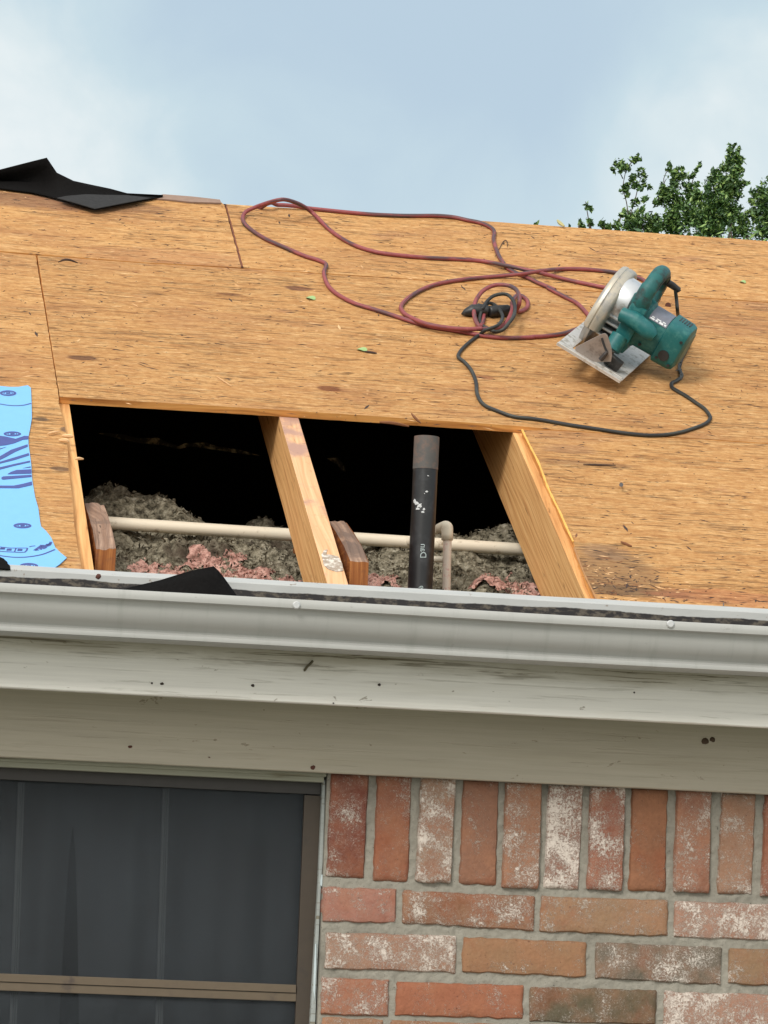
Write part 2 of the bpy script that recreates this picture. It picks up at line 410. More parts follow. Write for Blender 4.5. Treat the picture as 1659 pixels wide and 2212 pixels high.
BLUE = plain('blue_underlayment', lin(118, 180, 236), .5, var=.05, scale=60, bmp=.25)
INK = plain('blue_ink', lin(66, 78, 142), .6, var=.15, scale=80, bmp=0)
CREAM = plain('cream_pipe', lin(222, 212, 192), .45, var=.06, scale=30, bmp=.05, dirt=lin(150, 132, 110), dirt_amt=.15, dscale=30)
CREAMRED = plain('primer_stained_pipe', lin(224, 210, 196), .5, var=.1, scale=60, bmp=.05, dirt=lin(206, 140, 134), dirt_amt=.30, dscale=60)
BLACKPIPE = plain('black_pipe', (.010, .011, .013), .38, var=.3, scale=30, bmp=.05, dirt=(.030, .032, .036), dirt_amt=.5, dscale=16)
PIPETOP = plain('weathered_pipe', (.085, .082, .078), .7, var=.3, scale=30, bmp=.2, dirt=(.15, .10, .08), dirt_amt=.8, dscale=26)
WHITE = plain('chalky_white', (.55, .57, .58), .8, var=.2, scale=90, bmp=.2)
PRINT = plain('print_white', (.42, .50, .50), .6, bmp=0)
RUST = plain('rust', (.09, .03, .02), .8, var=.5, scale=200)
SCREW = plain('screw_metal', (.55, .56, .56), .35, .5, var=.1, scale=100)

# ------------------------------------------------------------------ GROUND
v = [(-300, -300, 0), (300, -300, 0), (300, 300, 0), (-300, 300, 0)]
gm = plain('grass', (.07, .095, .035), .95, var=.5, scale=3, bmp=.3, dirt=(.13, .11, .07), dirt_amt=.4, dscale=.6)
tag(obj('ground', v, [(0, 1, 2, 3)], gm), kind='structure')
v = [(-6, -7, .02), (6, -7, .02), (6, .2, .02), (-6, .2, .02)]
tag(obj('bounce_slab', v, [(0, 1, 2, 3)], plain('bounce_slab_grey', (.37, .355, .32), .9, var=.12, scale=6, bmp=.2, dirt=(.33, .31, .27), dirt_amt=.3, dscale=1.5)), kind='structure')  # unseen pale slab, added to bounce light up onto the facade

# ------------------------------------------------------------------ HOUSE
HX0, HX1 = -4.2, 4.2
house = thing('brick_house', 'brick house with its plywood roof deck bare and cut open above the eave', 'house', (0, 0, 0))
RT = .0125                                     # deck thickness
def panel(name, px=None, pts=None, seed=1, jit=.0012, label=None, uo=(0, 0), jag=None, lift=0.0):
    """deck sheet from its outline on the roof plane (pixels or s,t pairs)"""
    P = pts if pts else [st(roof_at(*q)) for q in px]
    P3 = [Vector((a, 0, b)) for a, b in P]
    ring = ragged(P3+[P3[0]], .015, jit, seed)[:-1]
    top = [rp(p.x, p.z, lift) for p in ring]; k = len(top)
    bot = [rp(p.x, p.z, lift-RT) for p in ring]
    v = top+bot+top+bot; uv = [(p.x+uo[0], p.z+uo[1]) for p in ring]*2+[(p.x+p.z, 0.0) for p in ring]+[(p.x+p.z, .0125) for p in ring]
    f = [tuple(range(k)), tuple(range(2*k-1, k-1, -1))]; mi = [0, 0]
    for i in range(k):
        j = (i+1) % k; f.append((2*k+i, 3*k+i, 3*k+j, 2*k+j)); mi.append(1)
    o = obj(name, v, f, [PLY, EDGE], house, uvs=uv, fix=False)
    for p, i in zip(o.data.polygons, mi): p.material_index = i
    if label: o['label'] = label
    return o
def stp(u, v): return st(roof_at(u, v))
def ext(p, X): return (X, p[1])
TE = -.012                                      # the deck reaches the drip edge
ridgeL = stp(0, 396); rB = stp(489, 441); rC = stp(1179, 487); rD = stp(1659, 521)
dR = ((rD[1]-rB[1])/(rD[0]-rB[0]))
ridgeR = (HX1, rD[1]+dR*.3)
ridgeLL = (HX0, ridgeL[1]-.02)
seamL0, seamL1 = stp(0, 543), stp(79, 550)
# upper left sheet (laps a little above the next)
panel('roof_panel', pts=[ridgeLL, ridgeL, stp(345, 425), stp(434, 431), stp(478, 437), stp(485, 443), stp(521, 578), stp(300, 566), stp(80, 549), stp(0, 542), ext(stp(0, 542), HX0)], seed=1, uo=(0, 0), label='upper left deck sheet running up to the ridge')
panel('roof_panel', pts=[rB, stp(800, 460), rC, rD, ridgeR, ext(stp(1659, 652), HX1), stp(1659, 652), stp(1100, 616), stp(526.5, 579)], seed=2, uo=(3, 2), label='upper right deck sheet lying under the red cord')
panel('roof_panel', pts=[stp(81, 551.5), stp(300, 568), stp(524, 580.5), stp(1100, 618), stp(1659, 654), ext(stp(1659, 654), HX1), ext(stp(1659, 957), HX1), stp(1659, 957), stp(1207, 928.5), stp(1127, 921), stp(905, 905.5), stp(600, 885), stp(129, 857)], seed=3, uo=(0, 0), label='middle deck sheet above the hole')
le = [(77, 552), (100, 690), (127, 857), (127, 869), (145, 941), (148, 1013), (155, 1065), (160, 1129), (167, 1181), (171, 1234)]
panel('roof_panel', pts=[ext(stp(0, 544.5), HX0), stp(0, 544.5)]+[stp(*q) for q in le[:-1]]+[(stp(171, 1225)[0]+.004, TE), (HX0, TE)], seed=4, uo=(0, 0), label='left deck sheet beside the hole')
re_ = [(1129, 929), (1163, 998), (1185, 1050), (1211, 1108), (1239, 1171), (1242, 1184), (1267, 1249), (1290, 1298)]
panel('roof_panel', pts=[stp(*q) for q in re_]+[(stp(1292, 1300)[0], TE), (HX1, TE), ext(stp(1659, 959), HX1), stp(1659, 959), stp(1300, 936), stp(1207, 930.5)], seed=5, uo=(0, 0), jit=.002, label='lower right deck sheet with a grey stain')
# far slope and gable ends
rz = [rp(*q) for q in (ridgeLL, ridgeL, rB, rC, rD, ridgeR)]
dn = Vector((0, 3.4, -3.4*math.tan(PHI)))
vv = rz+[p+dn for p in rz]
ff = [(i, i+1, i+7, i+6) for i in range(5)]
vv2 = [p-Vector((0, 0, .03)) for p in vv]
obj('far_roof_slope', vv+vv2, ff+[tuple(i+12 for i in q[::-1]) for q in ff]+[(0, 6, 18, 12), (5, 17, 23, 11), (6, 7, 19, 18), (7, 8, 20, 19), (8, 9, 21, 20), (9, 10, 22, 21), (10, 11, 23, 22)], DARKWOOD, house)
YB = rz[0].y+3.2
for X in (HX0+.05, HX1-.08):
    tip = rz[0] if X < 0 else rz[-1]
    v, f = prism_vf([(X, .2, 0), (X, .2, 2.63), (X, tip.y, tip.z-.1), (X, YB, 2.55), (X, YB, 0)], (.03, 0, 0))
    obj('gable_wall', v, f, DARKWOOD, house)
v, f = box_vf((HX0+.1, YB, 0), (HX1-HX0-.2, 0, 0), (0, .1, 0), (0, 0, 2.6)); obj('back_wall', v, f, MORTAR, house)
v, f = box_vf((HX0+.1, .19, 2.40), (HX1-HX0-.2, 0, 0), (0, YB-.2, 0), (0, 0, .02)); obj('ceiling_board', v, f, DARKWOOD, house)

# rafters
RH = -RT-.0008
def rafter_x(u, v): return roof_at(u, v, RH).x
RW = rafter_x(754, 1269)-rafter_x(708.5, 1266)
def rafter(X, label, dp=.135):
    o = rp(X, .012, RH); L = RS*(min(ridgeL[1], rD[1])-.12)
    base = o-RN*dp
    ob = beam('rafter', base, L, Vector((RW, 0, 0)), RN*dp, [RAFT, RAFT_TOP], house, uoff=X*3)
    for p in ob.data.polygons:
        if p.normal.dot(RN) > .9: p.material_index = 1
    ob['label'] = label; return ob
xm = rafter_x(708.5, 1266)
xr = rafter_x(1267, 1298); xl = rafter_x(203.5, 1236)-RW
rafter(xl, 'rafter at the left side of the hole'); rafter(xm, 'rafter in the middle of the hole, with a white glue patch', .102); rafter(xr, 'rafter at the right side of the hole')
sp_ = (xr-xl)/2
for k in (-2, -1, 1, 2, 3): rafter((xl if k < 0 else xr)+k*sp_, 'rafter hidden under the deck')
# white glue patch and staples on the middle rafter
mb = MB()
gl = [(683, 1232), (694, 1214), (708, 1206), (724, 1209), (737, 1213), (742, 1228), (741, 1241), (726, 1243), (706, 1240), (694, 1238)]
gl = [(694, 1200), (700, 1190), (707, 1188), (704, 1199), (716, 1200), (731, 1204), (739, 1219), (741, 1234), (727, 1236), (710, 1231), (699, 1222), (697, 1210)]
v, f = prism_vf([roof_at(a, b, RH) for a, b in gl], RN*.0015); mb.add(v, f)
mb.build('glue_patch', plain('old_glue', (.66, .62, .55), .8, var=.4, scale=90, dirt=(.34, .27, .21), dirt_amt=.9, dscale=110), bpy.data.objects['rafter.001'], bevel=0)
# joist ends beside the rafters, cut along the slope
def joist(u0, u1, vtop, vlow, label):
    X0 = y_at(u0, vtop, .35).x; X1 = y_at(u1, vtop, .35).x
    zt = y_at((u0+u1)/2, vtop, .36).z; zl = y_at(u1, vlow, .13).z
    prof = [(.13, 2.45), (.13, zl), (.20, zl+(zt-zl)*.36), (.28, zl+(zt-zl)*.70), (.36, zt), (.50, zt+.002), (2.8, zt-.03), (2.8, 2.45)]
    mb = MB()
    nX = 6
    for i in range(len(prof)-1):
        a, b = prof[i], prof[i+1]
        g = []; uv = []
        for k in range(nX+1):
            x = X0+(X1-X0)*k/nX
            j = 0
            wa = (noise.noise(Vector((x*90, a[0]*40, 4)))*.006 if 1 <= i <= 5 else 0); wb = (noise.noise(Vector((x*90, b[0]*40, 4)))*.006 if 0 <= i <= 4 else 0)
            g += [(x, a[0], a[1]+wa), (x, b[0], b[1]+wb)]; uv += [(a[0]*1.3+a[1], x), (b[0]*1.3+b[1], x)]
        mb.add(g, [(2*k, 2*k+1, 2*k+3, 2*k+2) for k in range(nX)], uv, 1 if 1 <= i <= 4 else 0)
    for X in (X0, X1):
        mb.add([(X, a, b) for a, b in prof], [tuple(range(len(prof)))], [(a, b) for a, b in prof], 0)
    o = mb.build('joist', [JOIST, JOISTTOP], house, fix=True)
    o['label'] = label
joist(184, 226, 1090, 1185, 'sawn joist end beside the left rafter')
joist(712, 751, 1128, 1210, 'sawn joist end beside the middle rafter')

# fascia, soffit, frieze
zr = lambda v, Y, u=829: y_at(u, v, Y).z
YF = .145                                        # frieze face
z_fb = zr(1528, 0); print('fascia z', zr(1409, 0), z_fb); z_frb = zr(1675, YF)
def grainbox(name, x0, x1, y0, y1, z0, z1, m, parent, wob=.0008, nx=400):
    """long board whose front lower arris wanders slightly"""
    v = []; f = []
    for i in range(nx+1):
        x = x0+(x1-x0)*i/nx; k = noise.noise(Vector((x*9, z0*7, 0)))*wob+noise.noise(Vector((x*60, z0*3, 5)))*wob*.6
        v += [(x, y0, z1), (x, y0+.0004, z0+k+.0015), (x, y0+.002, z0+k), (x, y1, z0), (x, y1, z1)]
    for i in range(nx):
        a = i*5
        for j in range(5): f.append((a+j, a+(j+1) % 5, a+5+(j+1) % 5, a+5+j))
    f += [(0, 1, 2, 3, 4), tuple(nx*5+j for j in (4, 3, 2, 1, 0))]
    return obj(name, v, f, m, parent)
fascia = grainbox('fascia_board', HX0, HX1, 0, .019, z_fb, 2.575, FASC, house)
grainbox('soffit_board', HX0, HX1, .0195, YF+.03, z_fb+.012, z_fb+.020, SOFFIT, house)
frieze = grainbox('frieze_board', HX0, HX1, YF, YF+.019, z_frb, z_fb+.0118, FRZ, house)
def fleck(name, parent, u, v, Y, r, m, seed, flat=.5):
    c = y_at(u, v, Y); random.seed(seed); vv = []
    k = 9
    for ring, (rr, dy) in enumerate(((1, 0.0), (.6, -.0016))):
        for i in range(k):
            a = 2*math.pi*i/k; q = r*rr*random.uniform(.75, 1.15)
            vv.append((c.x+math.cos(a)*q, Y+dy-.0002, c.z+math.sin(a)*q*flat))
    vv.append((c.x, Y-.0022, c.z))
    f = [(i, (i+1) % k, (i+1) % k+k, i+k) for i in range(k)]+[(i+k, (i+1) % k+k, 2*k) for i in range(k)]
    return obj(name, vv, f, m, parent)
BUG = plain('dark_speck', (.035, .025, .018), .8)
fleck('rusty_nail_head', frieze, 676, 1658, YF, .0045, RUST, 1, .8)
fleck('rusty_nail_head', frieze, 281, 1613, YF, .0032, RUST, 2, .8)
fleck('rusty_nail_head', frieze, 452, 1636, YF, .002, RUST, 3)
fleck('mud_nest', frieze, 1523, 1600, YF, .0075, plain('mud', (.07, .045, .028), .9), 4, .75); fleck('mud_nest', frieze, 1539, 1598, YF, .0045, bpy.data.materials['mud'], 5, 1)
for i, (a, b, r) in enumerate([(350, 1477, .003), (546, 1481, .003), (819, 1479, .003), (328, 1476, .002), (1370, 1496, .0018), (720, 1519, .0015)]):
    fleck('dark_speck', fascia, a, b, 0, r, BUG, 10+i, .8)
# a curled splinter on the fascia
t_ = tube_vf(catmull([y_at(657, 1450, -.001), y_at(663, 1441, -.006), y_at(671, 1433, -.004), y_at(676, 1427, -.001)]), [.0008]+[.002]*17+[.0006], 6)
obj('paint_curl', t_[0], t_[1], plain('curled_paint', lin(88, 82, 62), .8), fascia, smooth=True)

# drip edge and gutter
zt = zr(1275, -.012); zb = zr(1306, -.012)-.004
DRIP = drip_mat(zt, zb)
v = []; f = []; nx = 300
for i in range(nx+1):
    x = HX0+(HX1-HX0)*i/nx; k = noise.noise(Vector((x*6, 3, 0)))*.0008
    v += [(x, .004, zt+.0075+k), (x, -.011, zt+k), (x, -.0125, zt-.002+k), (x, -.0125, zb), (x, -.0105, zb), (x, -.0105, zt-.004+k), (x, .004, zt+.0055+k)]
for i in range(nx):
    for j in range(7): f.append((i*7+j, i*7+(j+1) % 7, i*7+7+(j+1) % 7, i*7+7+j))
drip = obj('drip_edge', v, f, DRIP, house)
fleck('rusty_nail_head', drip, 212, 1245, -.0127, .0045, RUST, 6, 1)
prof = []                                         # (y, pixel row at mid picture)
for Y, r in [(-.1170, 1326), (-.1225, 1327.5), (-.1255, 1325), (-.1262, 1318), (-.1255, 1309), (-.1245, 1307), (-.1225, 1306.8), (-.1215, 1309), (-.1213, 1316)]:
    prof.append((Y, zr(r, Y)))
front = [(-.0925, 1409), (-.0945, 1407.5), (-.0950, 1403), (-.0945, 1398), (-.0925, 1396), (-.0905, 1394.5), (-.0895, 1393), (-.0905, 1389), (-.0965, 1382), (-.1035, 1373), (-.1090, 1361), (-.1120, 1349), (-.1135, 1338), (-.1145, 1331), (-.1165, 1327.2)]
P = [(Y, zr(r, Y)) for Y, r in front]+prof
P = [(-.0040, zr(1300, -.004)), (-.0040, zr(1409, -.0040)), (-.03, P[0][1]-.0002)]+P
inner = [(a+.0009 if a < -.006 else a+.0006, b+.0007) for a, b in P]
loop_ = P+inner[::-1]
v = []; f = []; nx = 160; K = len(loop_)
for i in range(nx+1):
    x = HX0+(HX1-HX0)*i/nx; k = noise.noise(Vector((x*2.2, 0, 9)))*.0009
    v += [(x, a+noise.noise(Vector((x*3, b*20, 2)))*.0005, b+k) for a, b in loop_]
for i in range(nx):
    for j in range(K): f.append((i*K+j, i*K+(j+1) % K, (i+1)*K+(j+1) % K, (i+1)*K+j))
gutter = obj('gutter', v, f, GUT, house, fix=True)
for p in gutter.data.polygons: p.use_smooth = True
gutter.data.set_sharp_from_angle(angle=rad(32))
gutter['label'] = 'weathered off-white metal gutter along the eave'
# grime lying in the gutter, its top just reaching the lip
v = []; f = []; nx = 260
for i in range(nx+1):
    x = HX0+(HX1-HX0)*i/nx
    for j in range(6):
        y = -.012-.018*j
        v.append((x, y, zr(1312, -.06)-.008+noise.noise(Vector((x*30, y*60, 0)))*.006))
for i in range(nx):
    for j in range(5): f.append((i*6+j, i*6+j+1, i*6+7+j, i*6+6+j))
obj('leaf_grime', v, f, plain('grime', (.03, .024, .018), .95, var=.8, scale=150, bmp=.8), gutter)
for u_, v_ in ((640, 1307.5), (1448, 1348)):
    c = y_at(u_, v_, -.1262); t_ = tube_vf([c, c+Vector((0, -.0022, 0)), c+Vector((0, -.0034, 0))], [.0060, .0060, .0046], 14)
    o = obj('screw_head', t_[0], t_[1], SCREW, gutter)

# ------------------------------------------------------------------ brick wall
YW = YF+.0235
def wpt(a, b): q = y_at(658.3+a*.6032, 1645.8+b*.6032, YW); return (q.x, q.z)
bv, bf, bc, bw = [], [], [], []
def brick(c00, c10, c11, c01, col, wh, seed, nx=14, nz=7, proud=0.0, hi=True):
    """corners: bottom-left, bottom-right, top-right, top-left in wall coordinates"""
    base = len(bv); e = Vector((seed*3.1, seed*1.7, 0))
    wdt = abs(c10[0]-c00[0]); hgt = abs(c01[1]-c00[1])
    if not hi: nx, nz = 2, 2
    for j in range(nz+1):
        for i in range(nx+1):
            s = i/nx; t = j/nz
            if hi:                                        # gather columns near the edges
                s = .5-.5*math.cos(math.pi*s); t = .5-.5*math.cos(math.pi*t)
            x = (c00[0]*(1-s)+c10[0]*s)*(1-t)+(c01[0]*(1-s)+c11[0]*s)*t
            z = (c00[1]*(1-s)+c10[1]*s)*(1-t)+(c01[1]*(1-s)+c11[1]*s)*t
            d = min(s*wdt, (1-s)*wdt, t*hgt, (1-t)*hgt)
            y = YW-proud+max(0, .0045-d)**2*260
            if hi:
                p = Vector((x*60, z*60, 0))+e; amp = .0027
                x += noise.noise(p)*amp*(1 if s in (0, 1) else .4); z += noise.noise(p+Vector((9, 0, 0)))*amp
                # nibbled corners
                if (s in (0, 1)) and (t in (0, 1)):
                    x += (.003 if s == 0 else -.003); z += (.003 if t == 0 else -.003)
                y += noise.noise(Vector((x*28, z*28, seed)))*.0018+noise.noise(Vector((x*110, z*110, seed)))*.0010
            bv.append((x, y, z)); bc.append(col); bw.append(wh)
    n0 = nx+1
    for j in range(nz):
        for i in range(nx):
            a = base+j*n0+i; bf.append((a, a+1, a+1+n0, a+n0))
    rim = [base+i for i in range(n0)]+[base+j*n0+nx for j in range(1, nz+1)]+[base+nz*n0+i for i in range(nx-1, -1, -1)]+[base+j*n0 for j in range(nz-1, 0, -1)]
    k0 = len(bv)
    for r in rim:
        q = bv[r]; bv.append((q[0], YW+.03, q[2])); bc.append(tuple(c*.7 for c in col)); bw.append(0)
    for i in range(len(rim)):
        j = (i+1) % len(rim); bf.append((rim[j], rim[i], k0+i, k0+j))
sold = [(92, 228, 78, 214, 414, (136, 54, 36), .45, 0), (258, 383, 246, 371, 427, (166, 84, 54), .25, 0), (415, 540, 398, 525, 432, (168, 112, 84), .85, .004),
        (567, 695, 553, 685, 440, (166, 100, 76), .1, 0), (718, 848, 706, 838, 455, (176, 102, 66), .55, .004), (872, 998, 857, 983, 455, (150, 78, 64), .95, 0),
        (1022, 1148, 1012, 1138, 460, (168, 78, 48), .65, .004), (1172, 1300, 1161, 1293, 463, (166, 94, 58), .05, 0), (1330, 1455, 1320, 1450, 469, (172, 94, 64), .5, .004),
        (1492, 1615, 1478, 1603, 473, (168, 110, 82), .6, 0), (1645, 1770, 1634, 1759, 482, (160, 74, 50), .4, .003), (1800, 1925, 1790, 1915, 486, (166, 90, 60), .5, 0)]
for i, (a, b, c, d, y, col, wh, pr) in enumerate(sold):
    yt = 30+a*.052
    A = wpt(c, y-3); B = wpt(d, y+3); Cc = wpt(b+2.5, yt); D = wpt(a+2.5, yt)
    brick(A, B, Cc, D, lin(*col), wh, i+1, 8, 18, pr)
rows = [(65, 330, 448, 455, 570, 578, (192, 108, 92), .45), (352, 825, 460, 480, 578, 605, (160, 96, 58), .55), (846, 1303, 480, 495, 608, 625, (176, 120, 82), .4), (1325, 1800, 497, 515, 628, 645, (186, 118, 100), .85),
        (75, 545, 610, 622, 740, 757, (178, 116, 92), .8), (567, 1010, 628, 645, 752, 773, (178, 116, 74), .15), (1043, 1495, 645, 665, 775, 800, (112, 98, 86), .55), (1520, 1990, 667, 682, 797, 812, (168, 116, 78), .3),
        (60, 303, 768, 780, 905, 912, (182, 92, 58), .6), (328, 785, 787, 800, 908, 922, (190, 96, 56), .1), (808, 1262, 806, 818, 930, 942, (104, 88, 66), .35), (1288, 1760, 822, 836, 948, 960, (182, 112, 92), .9)]
for i, (a, b, tl, tr, bl, br, col, wh) in enumerate(rows):
    brick(wpt(a-2, bl), wpt(b-2, br), wpt(b+1, tr), wpt(a+1, tl), lin(*col), wh, 30+i, 20, 8)
# the rest of the wall, beyond what the photo frames
zrow = wpt(800, 900)[1]; pitch = wpt(800, 640)[1]-wpt(800, 798)[1]
bl_ = .2; gap = .011; xl_ = wpt(66, 800)[0]; xrr = wpt(1650, 300)[0]
random.seed(3)
pal = [(160, 84, 54), (176, 112, 74), (150, 66, 44), (186, 110, 88), (120, 100, 84), (182, 96, 60), (170, 96, 70)]
brows = [wpt(1700, v)[1] for v in (486, 645, 812, 960)]
zb0 = wpt(700, 918)[1]-.009
WINX0 = -2.35; WINZ0 = 1.05
row = 0; z = zb0
while z > 0.05:
    x = xl_ + (0 if row % 2 else -.1)
    while x < HX1-.2:
        x0 = max(x, xl_)
        if x+bl_-x0 > .03: brick((x0, z-pitch+.010), (min(x+bl_, HX1-.1), z-pitch+.010), (min(x+bl_, HX1-.1), z), (x0, z), lin(*random.choice(pal)), random.uniform(0, .8), 100+row*40+int(x*10), hi=(z > zb0-pitch*2 and x < 1.0), nx=14, nz=6)
        x += bl_+gap
    x = HX0+.15
    while x < (xl_-.02 if z < WINZ0 else WINX0):
        xe = min(x+bl_, xl_-.011 if z < WINZ0 else WINX0)
        if xe-x > .03: brick((x, z-pitch+.010), (xe, z-pitch+.010), (xe, z), (x, z), lin(*random.choice(pal)), random.uniform(0, .8), 7+row, hi=False)
        x += bl_+gap
    z -= pitch; row += 1
# right and left of the picture, upper rows
z = zb0+pitch
for rr in range(3):
    x = wpt([1760, 1990, 1800][rr], 500)[0]+gap
    while x < HX1-.2:
        brick((x, z-pitch+.010), (x+bl_, z-pitch+.010), (x+bl_, z), (x, z), lin(*random.choice(pal)), random.uniform(0, .8), 500+rr, hi=False); x += bl_+gap
    z += pitch
x = wpt(1950, 300)[0]
while x < HX1-.2:
    brick((x, z-pitch+.01), (x+.057, z-pitch+.01), (x+.057, z_frb+.02), (x, z_frb+.02), lin(*random.choice(pal)), random.uniform(0, .8), 600, hi=False); x += .068
x = HX0+.15
zz = z
while x < WINX0-.2:
    for rr in range(5): brick((x, z_frb-.01-(rr+1)*pitch+.01), (x+bl_, z_frb-.01-(rr+1)*pitch+.01), (x+bl_, z_frb-.01-rr*pitch), (x, z_frb-.01-rr*pitch), lin(*random.choice(pal)), .3, 700+rr, hi=False)
    x += bl_+gap
wall = obj('brick_wall', bv, bf, BRICK, house, fix=False, smooth=True)
wall.data.set_sharp_from_angle(angle=rad(40))
ca = wall.data.attributes.new('bcol', 'FLOAT_COLOR', 'POINT'); 
def dull(c):
    g_ = c[0]*.3+c[1]*.59+c[2]*.11; return [(.72*x+.28*g_*1.12)*.84*k_ for x, k_ in zip(c, (1.0, 1.14, 1.02))]
ca.data.foreach_set('color', [x for c in bc for x in (*dull(c), 1)])
cw = wall.data.attributes.new('bwhite', 'FLOAT', 'POINT'); cw.data.foreach_set('value', bw)
# mortar bed: a gently uneven sheet set back from the brick faces
mv, mf = [], []
def bed(x0, x1, z0, z1, step):
    nx = max(2, int((x1-x0)/step)); nz = max(2, int((z1-z0)/step)); b0 = len(mv)
    for j in range(nz+1):
        for i in range(nx+1):
            x = x0+(x1-x0)*i/nx; z = z0+(z1-z0)*j/nz
            mv.append((x, YW+.0058+noise.noise(Vector((x*70, z*70, 1)))*.0022+noise.noise(Vector((x*180, z*180, 1)))*.0016, z))
    for j in range(nz):
        for i in range(nx): a = b0+j*(nx+1)+i; mf.append((a, a+1, a+nx+2, a+nx+1))
xbl = wpt(66, 700)[0]-.004
bed(xbl, 1.1, 1.95, z_frb+.03, .003); bed(xbl, HX1-.1, 0, 1.95, .2); bed(1.1, HX1-.1, 1.95, z_frb+.03, .2)
bed(HX0+.1, WINX0+.01, WINZ0, z_frb+.03, .2); bed(HX0+.1, xbl, 0, WINZ0, .2)
obj('mortar', mv, mf, MORTAR, wall, fix=False, smooth=True)
# jamb return behind the brick edge
v, f = box_vf((xbl, YW+.006, WINZ0), (.02, 0, 0), (0, .12, 0), (0, 0, z_frb+.03-WINZ0)); obj('wall_return', v, f, MORTAR, wall)

# ------------------------------------------------------------------ window
FRM = plain('bronze_frame', lin(92, 80, 64), .55, var=.15, scale=60, bmp=.1, dirt=lin(66, 56, 50), dirt_amt=.3, dscale=20)
FRD = plain('dark_frame', (.035, .032, .030), .6, var=.2, scale=50, bmp=.1)
STILE = plain('bronze_stile', lin(60, 51, 41), .6, var=.15, scale=60, bmp=.1, dirt=lin(50, 44, 38), dirt_amt=.3, dscale=20)
JAMB = paint_mat('jamb_paint', (.34, .37, .36), .7)
SEAL = plain('caulk', lin(190, 204, 208), .7)
YS = YW+.028                                     # screen frame face
def wx(u, v, Y=YS): return y_at(u, v, Y)
win = obj('window', *box_vf((WINX0, YS+.05, WINZ0), (xbl-WINX0-.0, 0, 0), (0, .02, 0), (0, 0, .04)), FRM, house)
win['label'] = 'dark screened window left of the bricks'
zo = 2.6
# head trim: two thin stepped mouldings under the frieze
def trimbar(name, va, vb, Y, m, depth, u1=697):
    a = wx(350, va, Y).z; b = wx(350, vb, Y).z; X1 = wx(u1, 1680, Y).x
    v, f = box_vf((WINX0, Y, b), (X1-WINX0, 0, 0), (0, depth, 0), (0, 0, a-b)); return obj(name, v, f, m, win, bevel=.0006)
trimbar('head_trim', 1640, 1660.5, YF+.0225, TRIM, .03, 705)
trimbar('head_trim', 1655, 1672.8, YF+.031, TRIM, .03, 700)
# jamb strip right of the screen frame
def vstrip(name, pts_l, pts_r, Y, depth, m, jit=0):
    L = [wx(*p, Y) for p in pts_l]; Rr = [wx(*p, Y) for p in pts_r]
    poly = L+Rr[::-1]
    v, f = prism_vf(poly, (0, depth, 0)); return obj(name, v, f, m, win)
vstrip('jamb', [(697.5, 1685), (687, 1920), (669, 2230)], [(702.5, 1685), (701, 1745), (699, 1800), (697, 1860), (694, 1900), (691, 1960), (689, 2010), (686.5, 2060), (684, 2120), (680, 2230)], YS-.012, .05, JAMB)
vstrip('caulk_blob', [(694.5, 1890), (692.5, 1902), (692, 1912)], [(699, 1888), (699.5, 1900), (697.5, 1916)], YS-.014, .003, SEAL)
vstrip('caulk_blob', [(681, 2040), (679, 2080), (677, 2140)], [(683.5, 2038), (683, 2090), (680, 2160)], YS-.014, .003, SEAL)
# screen frame: head, side stile, rails
def fr(name, u0, va0, u1, va1, vb0, vb1, Y, d, m):
    """bar between two pixel lines, carried on to the window's left end"""
    p0, p1, q0, q1 = wx(u0, va0, Y), wx(u1, va1, Y), wx(u0, vb0, Y), wx(u1, vb1, Y)
    za, zb_ = (p0.z+p1.z)/2, (q0.z+q1.z)/2
    v, f = box_vf((WINX0, Y, zb_), (p1.x-WINX0, 0, 0), (0, d, 0), (0, 0, za-zb_)); return obj(name, v, f, m, win, bevel=.0008)
fr('frame_head', 0, 1648, 694, 1692, 1681, 1719, YS, .012, FRD)
X1f = wx(694, 1700).x; X0f = wx(658, 1719).x
v, f = box_vf((X0f, YS+.0003, WINZ0), (X1f-X0f, 0, 0), (0, .0122, 0), (0, 0, wx(660, 1717.5).z-WINZ0)); obj('frame_stile', v, f, STILE, win, bevel=.0008)
fr('meeting_rail', 0, 2100, 640, 2130, 2118, 2147, YS-.003, .014, FRM)
fr('meeting_rail', 0, 2119, 640, 2148, 2137, 2166, YS-.0005, .012, FRM)
zrail = wx(640, 2166).z
v, f = box_vf((WINX0, YS+.0003, WINZ0), (.03, 0, 0), (0, .012, 0), (0, 0, wx(0, 1660).z-WINZ0)); obj('frame_stile', v, f, FRM, win)
v, f = box_vf((WINX0+.03, YS+.0006, WINZ0), (X0f-WINX0-.03, 0, 0), (0, .012, 0), (0, 0, .03)); obj('frame_sill', v, f, FRM, win)
# insect screen: woven mesh, partly see-through
m, n, b = mat('insect_screen'); o = coords(n)
wv = n.noise(n.vmul(o, (900, 1, 60)), 1, 2, .5); wh_ = n.noise(n.vmul(o, (60, 1, 900)), 1, 2, .5); cl_ = n.noise(o, 7, 5, .6)
fac = n.math('ADD', n.math('MULTIPLY', n.math('ADD', wv, wh_), .5), n.math('MULTIPLY', cl_, .5))
n.link(n.mix(n.smooth(fac, .55, .95), (.010, .0135, .017), (.028, .037, .046)), b.inputs['Base Color']); b.inputs['Roughness'].default_value = .7
n.put(b.inputs['Alpha'], n.math('ADD', .30, n.math('MULTIPLY', cl_, .15)))
SCR = m
v, f = box_vf((WINX0+.02, YS+.007, WINZ0+.02), (X0f-WINX0-.015, 0, 0), (0, .0004, 0), (0, 0, wx(300, 1690).z-WINZ0)); obj('insect_screen', v, f, SCR, win)
m, n, b = mat('window_glass'); b.inputs['Base Color'].default_value = (.02, .024, .028, 1); b.inputs['Roughness'].default_value = .08; b.inputs['Alpha'].default_value = .22
